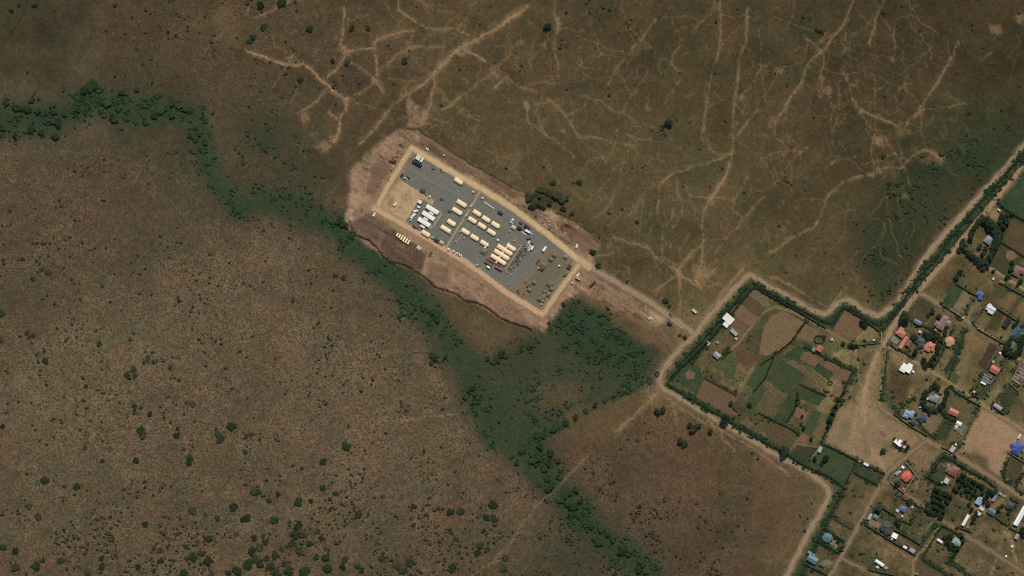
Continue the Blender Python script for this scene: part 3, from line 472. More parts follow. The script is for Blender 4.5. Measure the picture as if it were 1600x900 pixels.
HEDGES = HEDGES + (
 ('thin hedge right of the dusty pink house',2.2,'dark',1.7,[(1490,513),(1478,538),(1466,562),(1456,577)]),('thin hedge between the star-shaped house plot and the dry plot',1.8,'olive',1.4,[(1510,514),(1498,545),(1482,592)]),('thin hedge above the upper right striped plot',2.6,'dark',2.0,[(1563,378),(1581,389),(1600,401)]),('hedge right of the hidden grove',2.6,'dark',2.0,[(1545,413),(1555,396),(1563,379),(1572,346)]),
 ('thin hedge left of the striped vegetable plot',1.8,'dark',1.4,[(1417,497),(1432,505),(1448,512),(1462,520)]),('thin hedge below the short white shed plot',1.8,'olive',1.4,[(1441,874),(1470,892),(1484,902)]),('thin hedge across the lower right dry plot',1.6,'olive',1.3,[(1486,881),(1502,890),(1518,899)]),('thin hedge on the left edge of the dark green plot',2,'dark',1.5,[(1338,722),(1330,738),(1320,757)]),
 ('thin hedge below the bare plot beside the dark blue house',1.8,'dark',1.4,[(1440,668),(1452,678),(1464,687)]),('thin hedge round the top of the lawn strip',2,'dark',1.7,[(1366,797),(1373,790),(1384,797)]),('thin hedge between the northern farm house and track',1.8,'olive',1.4,[(1128,562),(1136,553),(1141,547)]),('hedge below the northern farm house plots',2,'olive',1.4,[(1150,617),(1128,606),(1103,592)]),
 ('thin hedge beside the narrow farm strip',1.8,'dark',1.4,[(1213,547),(1196,590),(1178,612)]),('thin hedge right of the brown farm strips',1.8,'dark',1.4,[(1236,534),(1246,520),(1257,504)]),('thin hedge between the lower farm plots',2,'dark',1.5,[(1186,645),(1210,658),(1232,668),(1248,678)]),('thin hedge above the long compound',1.6,'olive',1.3,[(1440,850),(1450,836),(1462,822)]))
for _q in WALLS:
    sl, m = path_mask(_q[3], 5, 5, 1); blend(sl, m, (62, 62, 40), 0.6, 0.7, None, 0.3)
for _q in HEDGES:
    sl, m = path_mask(_q[4], _q[1] + 3, 4, 1); blend(sl, m, (48, 56, 38), 0.7, 0.5, None, 0.7)
# ---- write the sheet
def make_ground():
    gz = HEI.copy()
    co = np.stack([(GX - 800) * S, (450 - GY) * S, gz], -1).reshape(-1, 3)
    idx = np.arange(NX * NY).reshape(NY, NX)
    quads = np.stack([idx[:-1, :-1], idx[1:, :-1], idx[1:, 1:], idx[:-1, 1:]], -1).reshape(-1, 4)
    me = bpy.data.meshes.new('ground'); me.vertices.add(len(co)); me.vertices.foreach_set('co', co.ravel())
    me.loops.add(quads.size); me.loops.foreach_set('vertex_index', quads.ravel())
    me.polygons.add(len(quads)); me.polygons.foreach_set('loop_start', np.arange(0, quads.size, 4)); me.update(calc_edges=True)
    at = me.color_attributes.new('soil_tint', 'FLOAT_COLOR', 'POINT')
    at.data.foreach_set('color', np.concatenate([np.clip(COLR, 0.004, 0.7), np.clip(0.35 + 0.65 * np.maximum(SCRUB, THICK * 1.6), 0, 1)[..., None]], -1).reshape(-1).astype(np.float32))
    o = bpy.data.objects.new('ground', me); COL.objects.link(o); o['kind'] = 'structure'
    m = bpy.data.materials.new('dry_grass_and_soil'); m.use_nodes = True; nt = m.node_tree; n = nt.nodes; l = nt.links
    b = n['Principled BSDF']; b.inputs['Roughness'].default_value = 0.95; b.inputs['Specular IOR Level'].default_value = 0.08
    ca = n.new('ShaderNodeVertexColor'); ca.layer_name = 'soil_tint'
    tc = n.new('ShaderNodeTexCoord')
    def nzr(scale, lo, hi, det):
        z = n.new('ShaderNodeTexNoise'); z.inputs['Scale'].default_value = scale; z.inputs['Detail'].default_value = det; z.inputs['Roughness'].default_value = 0.6
        l.new(tc.outputs['Object'], z.inputs['Vector']); r = n.new('ShaderNodeMapRange'); r.inputs['From Min'].default_value = lo; r.inputs['From Max'].default_value = hi
        r.inputs['To Min'].default_value = -1; r.inputs['To Max'].default_value = 1; l.new(z.outputs['Fac'], r.inputs['Value']); return z, r.outputs[0]
    nz, a1 = nzr(0.40, 0.36, 0.64, 3); _, a2 = nzr(0.13, 0.34, 0.66, 5)
    def mth(op, x, y, z=None):
        q = n.new('ShaderNodeMath'); q.operation = op
        for k, v in enumerate((x, y, z)):
            if v is None: continue
            if isinstance(v, float): q.inputs[k].default_value = v
            else: l.new(v, q.inputs[k])
        return q.outputs[0]
    sm = mth('MULTIPLY_ADD', a2, 0.18, mth('MULTIPLY', a1, 0.29))
    fc = mth('MULTIPLY_ADD', sm, mth('MULTIPLY_ADD', ca.outputs['Alpha'], 0.75, 0.25), 1.0)
    vm = n.new('ShaderNodeVectorMath'); vm.operation = 'SCALE'; l.new(ca.outputs['Color'], vm.inputs[0]); l.new(fc, vm.inputs['Scale'])
    l.new(vm.outputs[0], b.inputs['Base Color'])
    bp = n.new('ShaderNodeBump'); bp.inputs['Strength'].default_value = 0.45; bp.inputs['Distance'].default_value = 0.5
    l.new(nz.outputs['Fac'], bp.inputs['Height']); l.new(bp.outputs[0], b.inputs['Normal'])
    me.materials.append(m)
make_ground()

# ------------------------------------------------------------------ roads, pads and fields: thin sheets, each a little above the last
ZN = [0.02]
def nextz(): ZN[0] += 0.004; return ZN[0]
def link(name, me, m=None, parent=None, **props):
    o = bpy.data.objects.new(name, me); COL.objects.link(o)
    if m is not None and me is not None and not me.materials: me.materials.append(m)
    if parent is not None: o.parent = parent
    for k, v in props.items(): o[k] = v
    return o
def road(name, pts, width, rgb, edge=None, rut=None, ragged=0.2, shoulder=True):
    sp = smooth(pts); N = len(sp); V = []; F = []; UV = []; z = nextz(); ph = rnd.random() * 99
    us = (0, 0.2, 0.4, 0.6, 0.8, 1)
    for i, q in enumerate(sp):
        a = sp[max(0, i - 1)]; b = sp[min(N - 1, i + 1)]; t = (b - a) / (np.hypot(*(b - a)) + 1e-9); nrm = np.array([-t[1], t[0]])
        wl_ = width * (0.5 + ragged * (math.sin(i * 0.71 + ph) * 0.4 + rnd.uniform(-1, 1) * 0.45)); wr = width * (0.5 + ragged * (math.sin(i * 0.53 + ph * 2) * 0.4 + rnd.uniform(-1, 1) * 0.45))
        for u in us:
            p = q + nrm * (-wl_ + (wl_ + wr) * u); x, y = W(*p); V.append((x, y, z))
    k = len(us)
    for i in range(N - 1):
        for j in range(k - 1):
            F.append((i * k + j, (i + 1) * k + j, (i + 1) * k + j + 1, i * k + j + 1)); UV += [(us[j], i), (us[j], i + 1), (us[j + 1], i + 1), (us[j + 1], i)]
    me = bpy.data.meshes.new(name); me.from_pydata(V, [], F)
    uv = me.uv_layers.new(name='UVMap'); uv.data.foreach_set('uv', np.array(UV).ravel())
    if me.polygons[0].normal.z < 0: me.flip_normals()
    e = edge or tuple(int(v * 0.86) for v in rgb); r = rut or tuple(min(255, int(v * 1.1)) for v in rgb)
    return link(name, me, mat_road(rgb, e, r, name), kind='structure')
def jag(pts, amp=0.5, step=1.3):
    """ragged outline: points along each side pushed in or out, never sideways, so the outline cannot cross itself"""
    out = []; n = len(pts); am = amp * 0.8
    for i in range(n):
        a = np.array(pts[i], float); b = np.array(pts[(i + 1) % n], float); d = b - a; L = np.hypot(*d); k = max(1, int(L / step)); nr = np.array([-d[1], d[0]]) / (L + 1e-9)
        w = 0.0
        for j in range(k):
            w = 0.55 * w + rnd.uniform(-am, am) * 0.6; f = min(j, k - j) / k * 2
            out.append(tuple(a + d * j / k + nr * w * min(1, f * 3)))
    return out
def sheet(name, pts, m, amp=0.5):
    z = nextz(); q = jag(pts, amp); V = [W(*p) + (z,) for p in q]
    me = bpy.data.meshes.new(name); me.from_pydata(V, [], [tuple(range(len(V)))]); me.update()
    if me.polygons[0].normal.z < 0: me.flip_normals()
    return link(name, me, m, kind='structure')
for _n, _w, _c, _p in ROADS: road(_n, _p, _w * 1.08, _c)
# ---- camp surfaces
GRAVEL = mat_field((114, 107, 90), 58, .05, (102, 102, 91), 'gravel', .09)
sheet('gravel_pad', [(649,238.5),(700,270),(748,300.5),(800,332),(842,360),(882,393),(897,405),(893,413),(868,450),(845,483),(842,484),(815,468),(790,452),(727,411),(695,386),(660,364),(633,347),(656.5,310),(676,321),(678,315),(672,310),(650,296),(625,280),(636,260)], GRAVEL, 0.4)
sheet('compacted_earth', [(856,385),(872,394),(889,406),(894,413),(868,450),(845,482),(842,483),(815,467),(797,455),(803,447),(820,434),(838,410)], mat_field((122,102,78), 0, 0, (114,90,68), 'earth', .2), 0.7)
sheet('compacted_earth', [(860,396),(880,404),(886,414),(866,444),(852,462),(842,476),(826,462),(822,440),(840,424)], mat_field((104,96,77), 0, 0, (114,97,74), 'earth', .2), 1.6)
sheet('sand_spit', [(650,295.5),(672,308.5),(678.5,313),(677,317.5),(674,318.5),(656,309),(647,304)], mat_field((170,131,90), 0, 0, (160,122,84), 'sand'), 0.3)
SAND = (178,139,96)
road('perimeter_track', [(588,328),(600,302),(622,265),(643,231)], 9, (170,130,92), (156,114,80), (180,142,100), 0.1)
road('perimeter_track', [(640,230),(655,238),(700,265),(752,295),(796,322),(850,362),(906,407)], 10.5, (178,139,97), (160,122,84), (182,145,102), 0.07)
road('perimeter_track', [(910,402),(900,420),(884,440),(848,492)], 8.5, (170,130,94), (156,116,84), (176,138,100), 0.1)
road('perimeter_track', [(582,324),(620,345),(657,366),(697,390),(744,421),(790,456),(822,476),(850,493)], 10, (172,125,90), (158,112,80), (180,136,99), 0.08)
road('camp_lane', [(751,298),(738,320),(722,346),(707,370),(697,388)], 3.4, (150,118,84), (140,110,80), (156,124,90), 0.08)
road('perimeter_track', [(902,404),(912,410),(924,420)], 14, (168,130,92), (150,114,80), (172,136,98), 0.1)

for tp in ([(640,262),(668,280),(700,296),(722,308),(734,314)], [(652,252),(690,274),(716,300),(704,330),(692,348)], [(760,312),(790,332),(830,362),(852,382)], [(752,322),(730,352),(716,376)], [(800,428),(818,412),(838,392),(850,378)], [(742,398),(764,428),(790,444),(806,432)], [(770,330),(790,352),(806,372),(812,384)]):
    for dx in (-.8, 1.1): road('worn_track', [(x + dx, y - dx * .8) for x, y in tp], 1.0, (118,110,92), (112,106,91), (121,113,95), 0.45)
# ---- farm plots: (points, colour, second colour, row angle, rows per metre)
FIELDS = [([(1301,513),(1320,483),(1347,499),(1351,506),(1345,517),(1332,533)],(112,78,54),(104,70,48),0,0),
 ([(1139,489),(1155,474),(1186,497),(1173,511)],(116,82,60),(108,76,54),-40,.12), ([(1156,473.5),(1168,461),(1196,483),(1186,496)],(84,60,40),(92,66,46),-40,.12), ([(1169,460),(1178,450),(1200,464),(1204,478),(1197,482)],(104,90,62),(96,84,56),0,0),
 ([(1196,506),(1208,492),(1224,486),(1256,503),(1237,533),(1206,560),(1186,552),(1190,530)],(120,88,60),(106,82,54),50,.1), ([(1244,525),(1258,507),(1280,516),(1274,530),(1266,536)],(116,85,58),(100,80,52),0,0),
 ([(1222,558),(1247,539),(1258,547),(1249,566)],(32,54,33),(38,60,38),30,.2), ([(1257,546),(1331,581),(1326,600),(1300,588),(1250,561)],(112,80,56),(96,68,48),-28,.2), ([(1271,576),(1278,567),(1303,583),(1296,595)],(28,56,34),(33,60,38),0,0),
 ([(1296,617),(1305,601),(1319,608),(1312,624)],(116,83,58),(104,76,52),0,0), ([(1088,622),(1102,592),(1152,618),(1143,636),(1155,650),(1130,645),(1110,632)],(104,76,53),(96,72,50),-30,.15),
 ([(1150,550),(1166,544),(1184,560),(1172,576),(1153,563)],(88,54,37),(100,72,46),0,0), ([(1118,574),(1136,554),(1148,558),(1150,578),(1146,594),(1134,588),(1128,580)],(66,74,42),(84,80,50),0,0),
 ([(1050,590),(1072,566),(1092,572),(1100,592),(1088,616)],(36,56,34),(46,62,38),-32,.25), ([(1070,584),(1077,578),(1086,583),(1084,592),(1074,593)],(112,80,56),(100,72,50),0,0),
 ([(1166,600),(1188,560),(1215,548),(1222,560),(1195,590),(1178,608)],(50,62,38),(34,56,34),25,.1), ([(1195,592),(1222,562),(1262,578),(1250,600),(1222,612)],(46,58,36),(38,52,34),-25,.15), ([(1228,566),(1240,562),(1262,578),(1256,584)],(104,80,56),(90,70,48),0,0),
 ([(1222,612),(1250,602),(1290,616),(1280,634),(1248,622)],(38,54,33),(30,48,30),-30,.2), ([(1208,656),(1234,613),(1246,620),(1226,658)],(34,54,32),(40,60,36),30,.25), ([(1210,660),(1226,659),(1250,672),(1246,678)],(34,52,32),(40,58,36),-28,.25),
 ([(1242,634),(1264,645),(1257,658),(1240,650)],(114,82,56),(100,76,52),0,0), ([(1180,636),(1200,612),(1222,612),(1206,652),(1184,646)],(96,78,52),(84,72,46),30,.1), ([(1160,634),(1190,600),(1198,608),(1172,652)],(48,62,38),(84,74,46),30,.2),
 ([(1190,662),(1207,658),(1246,680),(1234,702),(1200,684)],(86,68,46),(74,66,42),0,0), ([(1248,684),(1256,676),(1264,684),(1256,692),(1246,690)],(118,82,54),(104,76,50),0,0), ([(1270,676),(1282,660),(1292,664),(1282,690)],(106,80,54),(96,76,50),0,0), ([(1252,676),(1272,640),(1284,646),(1268,680)],(52,62,40),(60,66,42),30,.15),
 ([(1284,696),(1334,720),(1318,756),(1262,728)],(52,60,40),(44,54,35),30,0), ([(1338,722),(1382,744),(1371,758),(1334,738)],(36,46,32),(42,54,36),-30,.2), ([(1246,696),(1278,700),(1262,724),(1236,708)],(64,58,40),(52,56,38),0,0),
 ([(1472,473),(1487,449),(1494,445),(1505,452),(1488,481)],(38,58,36),(46,64,42),30,0), ([(1413,496),(1437,464),(1462,479),(1448,500),(1430,505)],(64,58,38),(84,66,44),-35,.25), ([(1446,512),(1462,492),(1474,492),(1464,515)],(58,58,36),(80,66,44),-35,.25),
 ([(1558,322),(1580,296),(1612,262),(1612,350),(1598,342),(1575,328)],(36,58,38),(44,60,40),0,0), ([(1570,388),(1590,344),(1612,354),(1612,408)],(70,62,40),(88,68,46),-28,.2), ([(1545,412),(1562,379),(1598,400),(1580,438)],(62,60,38),(76,66,42),-28,0), ([(1572,392),(1584,390),(1590,400),(1580,410),(1572,402)],(120,86,58),(96,76,50),0,0),
 ([(1529,568),(1548,535),(1559,542),(1539,577)],(64,49,36),(74,58,42),-57,.25), ([(1474,578),(1488,556),(1501,561),(1482,593)],(56,58,38),(44,52,34),-57,.2), ([(1476,590),(1484,578),(1500,588),(1494,600)],(66,72,44),(58,66,40),0,0),
 ([(1576,602),(1590,612),(1574,640),(1562,630)],(40,44,30),(46,52,34),-57,.2), ([(1488,764),(1500,738),(1552,766),(1528,780),(1518,786)],(40,50,34),(58,58,40),-30,.2), ([(1450,794),(1462,760),(1490,772),(1466,803)],(34,46,31),(40,52,35),58,.25),
 ([(1456,745),(1470,726),(1482,734),(1473,754)],(46,56,36),(62,58,38),0,0), ([(1570,745),(1580,712),(1600,725),(1590,752)],(76,66,42),(66,62,40),0,0)]
for pts, c1, c2, an, rw in FIELDS: sheet('field', pts, mat_field(c1, an, rw, c2), 1.25)

# ------------------------------------------------------------------ mesh kit
class MB:
    def __init__(s): s.v = []; s.f = []
    def add(s, vs, fs): b = len(s.v); s.v += [tuple(v) for v in vs]; s.f += [tuple(b + i for i in f) for f in fs]; return s
    def box(s, x0, x1, y0, y1, z0, z1): return s.add([(x, y, z) for z in (z0, z1) for y in (y0, y1) for x in (x0, x1)], [(0,2,3,1),(4,5,7,6),(0,1,5,4),(2,6,7,3),(0,4,6,2),(1,3,7,5)])
    def prism(s, prof, y0, y1, axis='y'):
        n = len(prof)
        if axis == 'y': vs = [(x, y, z) for y in (y0, y1) for x, z in prof]
        elif axis == 'x': vs = [(x, y, z) for x in (y0, y1) for y, z in prof]
        else: vs = [(x, y, z) for z in (y0, y1) for x, y in prof]
        return s.add(vs, [tuple(range(n))[::-1], tuple(range(n, 2 * n))] + [(i, (i + 1) % n, n + (i + 1) % n, n + i) for i in range(n)])
    def cyl(s, x, y, z0, z1, r, n=10, r2=None):
        r2 = r if r2 is None else r2; a = [2 * math.pi * i / n for i in range(n)]
        return s.prism_ring([(x + r * math.cos(t), y + r * math.sin(t), z0) for t in a], [(x + r2 * math.cos(t), y + r2 * math.sin(t), z1) for t in a])
    def prism_ring(s, A, B):
        n = len(A); return s.add(A + B, [tuple(range(n))[::-1], tuple(range(n, 2 * n))] + [(i, (i + 1) % n, n + (i + 1) % n, n + i) for i in range(n)])
    def wheel(s, x, y, z, r, w, n=10):
        a = [2 * math.pi * i / n for i in range(n)]
        return s.prism_ring([(x + r * math.cos(t), y - w / 2, z + r * math.sin(t)) for t in a], [(x + r * math.cos(t), y + w / 2, z + r * math.sin(t)) for t in a])
    def mesh(s, name):
        me = bpy.data.meshes.new(name); me.from_pydata(s.v, [], s.f)
        import bmesh
        bm = bmesh.new(); bm.from_mesh(me); bmesh.ops.recalc_face_normals(bm, faces=bm.faces); bm.to_mesh(me); bm.free(); return me
CACHE = {}
def cached(key, fn):
    if key not in CACHE: CACHE[key] = fn().mesh(key[0])
    return CACHE[key]
def thing(name, px, py, ang, label, cat, group=None, z=0.03):
    o = bpy.data.objects.new(name, None); COL.objects.link(o); x, y = W(px, py)
    o.location = (x, y, z); o.rotation_euler = (0, 0, math.radians(-ang)); o.empty_display_size = 0.5
    o['label'] = label; o['category'] = cat
    if group: o['group'] = group
    return o
def part(name, key, fn, m, parent, loc=None, rz=0):
    me0 = cached((name,) + key, fn)
    ck = ('mesh', name) + key + (m.name,)
    if ck not in CACHE: me = me0.copy(); me.materials.append(m); CACHE[ck] = me
    o = bpy.data.objects.new(name, CACHE[ck]); COL.objects.link(o); o.parent = parent
    if loc: o.location = loc
    if rz: o.rotation_euler = (0, 0, rz)
    return o

# ---- military tents
TAN = (240,206,160); OLV = (112,104,78)
def arch(Wd, H, wall, n=8):
    pr = [(-Wd / 2, 0), (-Wd / 2, wall)]
    for i in range(1, n): t = math.pi * (1 - i / n); pr.append((Wd / 2 * math.cos(t) * 0.98, wall + (H - wall) * math.sin(t)))
    return pr + [(Wd / 2, wall), (Wd / 2, 0)]
def frame_tent(px, py, L, Wd, ang, label, group, rgb=TAN, H=2.7, vest=True, cat='tent', bays=5):
    t = thing('frame_tent', px, py, ang, label, cat, group); m = mat(rgb, 0.85, 0.05, 0.5, 'canvas', osc=0.04); m2 = mat(tuple(int(v * .82) for v in rgb), 0.85, 0.08, 0.5, 'canvas')
    def cov():
        b = MB(); pr = arch(Wd, H, 1.25); n = len(pr); k = bays; Ls = []
        for i in range(k * 2 + 1):
            x = -L / 2 + L * i / (k * 2); sag = 1.0 if i % 2 == 0 else 0.985
            Ls.append([(x, y, z * sag) for y, z in pr])
        vs = [q for r in Ls for q in r]; fs = [(i * n + j, (i + 1) * n + j, (i + 1) * n + j + 1, i * n + j + 1) for i in range(k * 2) for j in range(n - 1)]
        return b.add(vs, fs)
    part('cover', (L, Wd, H), cov, m, t)
    for sx in (-1, 1):
        part('end_wall', (L, Wd, H, sx), lambda: MB().prism(arch(Wd * .985, H * .985, 1.25), sx * (L / 2 - .06) - .02, sx * (L / 2 - .06) + .02, 'x'), m2, t)
        d = part('door_flap', (L, sx), lambda: MB().box(sx * (L / 2 + .0) - .03, sx * (L / 2 + .0) + .03, -.6, .6, 0.02, 1.95), m, t)
    if vest: part('vestibule', (L, Wd), lambda: MB().prism([(-.9, 0), (-.9, 1.7), (0, 2.15), (.9, 1.7), (.9, 0)], L / 2 + .05, L / 2 + 1.15, 'x'), m2, t)
    for i in range(1, bays): part('roof_rib', (L, Wd, i), lambda: MB().add([(xx, y, z + .04) for xx in (-L / 2 + L * i / bays - .06, -L / 2 + L * i / bays + .06) for y, z in arch(Wd + .05, H, 1.25)[1:-1]], [(j, j + 1, 9 + j + 1, 9 + j) for j in range(8)]), m2, t)
    return t
def ridge_tent(px, py, L, Wd, ang, label, group, rgb=OLV):
    t = thing('ridge_tent', px, py, ang, label, 'tent', group); m = mat(rgb, 0.9, 0.12, 0.7, 'canvas', osc=0.12); dk = mat(tuple(int(v * .7) for v in rgb), 0.9, 0.1, 0.7, 'canvas')
    h1, h2 = 1.6, 2.7
    part('roof', (L, Wd), lambda: MB().add([(-L/2-.2,-Wd/2-.25,h1-.1),(L/2+.2,-Wd/2-.25,h1-.1),(L/2+.2,Wd/2+.25,h1-.1),(-L/2-.2,Wd/2+.25,h1-.1),(-L/2+Wd*.18,0,h2),(L/2-Wd*.18,0,h2)],[(0,1,5,4),(2,3,4,5),(0,4,3),(1,2,5),(0,3,2,1)]), m, t)
    part('wall', (L, Wd), lambda: MB().box(-L/2, L/2, -Wd/2, Wd/2, 0, h1 - .12), dk, t)
    part('door_flap', (L, Wd), lambda: MB().box(L/2, L/2 + .05, -.7, .7, 0.02, 1.4), m, t)
    for sx in (-1, 1):
        for sy in (-1, 1): part('guy_rope', (L, Wd, sx, sy), lambda: MB().prism_ring([(sx*(L/2)+a, sy*(Wd/2+.3)+b, h1-.15) for a, b in ((-.03,-.03),(.03,-.03),(.03,.03),(-.03,.03))], [(sx*(L/2+.9)+a, sy*(Wd/2+1.2)+b, 0) for a, b in ((-.03,-.03),(.03,-.03),(.03,.03),(-.03,.03))]), dk, t)
    return t
# ---- containers, tanks, pallets, vehicles
def container(px, py, L, Wd, ang, rgb, label, group=None, H=2.5, name='shipping_container', cat='container'):
    t = thing(name, px, py, ang, label, cat, group); m = mat(rgb, 0.6, 0.12, 0.5, 'steel', osc=0.06); dk = mat(tuple(int(v * .75) for v in rgb), 0.6, 0.1, 0.5, 'steel')
    def body():
        b = MB(); n = max(4, int(L / .9)); pr = []
        for i in range(n): x0 = -L/2 + L*i/n; pr += [(x0, 0), (x0 + L/n*.5, 0), (x0 + L/n*.5, .07), (x0 + L/n, .07)]
        top = [(x, Wd/2 - .07 + y) for x, y in pr]; bot = [(x, -Wd/2 + .07 - y) for x, y in pr]
        return b.prism(top + bot[::-1], .1, H, 'z')
    part('body', (L, Wd, H), body, m, t)
    part('roof', (L, Wd, H), lambda: MB().box(-L/2+.05, L/2-.05, -Wd/2+.05, Wd/2-.05, H, H+.05), m, t)
    for sy in (-1, 1): part('door', (L, Wd, sy), lambda: MB().box(L/2, L/2+.05, min(0, sy*(Wd/2-.1))+.02, max(0, sy*(Wd/2-.1))-.02, .15, H-.1), dk, t)
    for sx in (-1, 1):
        for sy in (-1, 1): part('corner_post', (L, Wd, H, sx, sy), lambda: MB().box(sx*(L/2-.05)-.09, sx*(L/2-.05)+.09, sy*(Wd/2-.05)-.09, sy*(Wd/2-.05)+.09, 0, H+.1), dk, t)
    return t
def tank(px, py, r, label, group=None, rgb=(228,222,208), H=1.9):
    t = thing('water_tank', px, py, rnd.uniform(0, 60), label, 'tank', group); m = mat(rgb, 0.5, 0.06, 0.6, 'plastic', osc=0.05); dk = mat((90,84,72), 0.7, 0.1, 0.6, 'plastic')
    part('body', (r, H), lambda: MB().cyl(0, 0, .1, H, r, 14), m, t); part('shoulder', (r, H), lambda: MB().cyl(0, 0, H, H + r*.35, r*.98, 14, r*.35), m, t)
    part('lid', (r, H), lambda: MB().cyl(0, 0, H + r*.35, H + r*.35+.12, r*.3, 10), dk, t); part('base', (r,), lambda: MB().cyl(0, 0, 0, .1, r*1.1, 14), dk, t)
    return t
def crate(px, py, L, Wd, H, ang, rgb, label, group, name='supply_crate', cat='crate'):
    t = thing(name, px, py, ang, label, cat, group); L, Wd, H = round(L, 1), round(Wd, 1), round(H, 1)
    m = mat(rgb, 0.8, 0.15, 0.8, 'crate', osc=0.15); dk = mat((70,56,42), 0.9, 0.15, 0.8, 'wood')
    part('pallet', (L, Wd), lambda: MB().box(-L/2-.08, L/2+.08, -Wd/2-.08, Wd/2+.08, 0, .15), dk, t)
    part('load', (L, Wd, H), lambda: MB().prism_ring([(-L/2,-Wd/2,.15),(L/2,-Wd/2,.15),(L/2,Wd/2,.15),(-L/2,Wd/2,.15)], [(-L*.46,-Wd*.46,H),(L*.46,-Wd*.46,H),(L*.46,Wd*.46,H),(-L*.46,Wd*.46,H)]), m, t)
    part('strap', (L, Wd, H), lambda: MB().box(-.08, .08, -Wd*.5, Wd*.5, .2, H+.04), dk, t)
    return t
GLASS = None
def car(px, py, ang, rgb, label, kind='car', group=None, L=4.8):
    global GLASS
    GLASS = GLASS or mat((38,44,48), 0.15, 0.02, 1, 'glass', spec=0.5); tyre = mat((30,28,26), 0.9, 0.05, 1, 'rubber')
    paint = mat(rgb, 0.35, 0.04, 0.5, 'paint', spec=0.5); h = L / 2
    t = thing({'car': 'parked_car', 'pickup': 'pickup_truck', 'truck': 'truck'}[kind], px, py, ang, label, {'car': 'car', 'pickup': 'pickup', 'truck': 'truck'}[kind], group); w = .92
    if kind == 'truck':
        w = 1.2
        part('chassis', (L,), lambda: MB().box(-h, h, -.5, .5, .6, .9), tyre, t)
        part('cab', (L,), lambda: MB().prism([(h, .7), (h, 1.6), (h-.25, 2.6), (h-1.9, 2.6), (h-1.9, .7)], -w, w), paint, t)
        part('windscreen', (L,), lambda: MB().prism([(h-.0, 1.65), (h+.03, 1.65), (h-.2, 2.5), (h-.24, 2.5)], -w*.88, w*.88), GLASS, t)
        part('cargo_body', (L,), lambda: MB().box(-h, h-2.1, -w-.03, w+.03, .92, 2.75), mat(tuple(int(v*.95) for v in rgb), .7, .1, .6, 'tarp'), t)
        for x in (h-1, -h+.8, -h+1.9):
            for sy in (-1, 1): part('wheel', (x, sy, 't'), lambda: MB().wheel(x, sy*(w-.15), .5, .5, .3), tyre, t)
        return t
    top = [(h-.05, .45), (h, .8), (h-1.25, 1.0), (h-1.9, 1.62), (-h+(.6 if kind == 'car' else 2.1), 1.66)]
    tail = [(-h+.12, 1.05), (-h, .5)] if kind == 'car' else [(-h+1.95, 1.0), (-h, 1.0), (-h, .45)]
    prof = top + tail
    part('body', (L, kind), lambda: MB().prism(prof, -w, w), paint, t)
    part('windscreen', (L, kind), lambda: MB().prism([(h-1.2, 1.0), (h-1.23, 1.06), (h-1.84, 1.62), (h-1.84, 1.56)], -w*.86, w*.86), GLASS, t)
    x1 = -h + (.6 if kind == 'car' else 2.1)
    for sy in (-1, 1): part('side_window', (L, kind, sy), lambda: MB().prism([(h-1.5, 1.08), (h-1.95, 1.54), (x1+.05, 1.56), (x1-.1, 1.08)], sy*w-.015, sy*w+.015), GLASS, t)
    if kind == 'car': part('rear_window', (L,), lambda: MB().prism([(-h+.54, 1.62), (-h+.5, 1.64), (-h+.12, 1.14), (-h+.16, 1.1)], -w*.84, w*.84), GLASS, t)
    else: part('load_bed', (L,), lambda: MB().box(-h+.12, -h+1.9, -w*.85, w*.85, 1.0, 1.03), tyre, t)
    for x in (h-.95, -h+.95):
        for sy in (-1, 1): part('wheel', (round(x, 2), sy), lambda: MB().wheel(x, sy*(w-.1), .36, .36, .24), tyre, t)
    return t
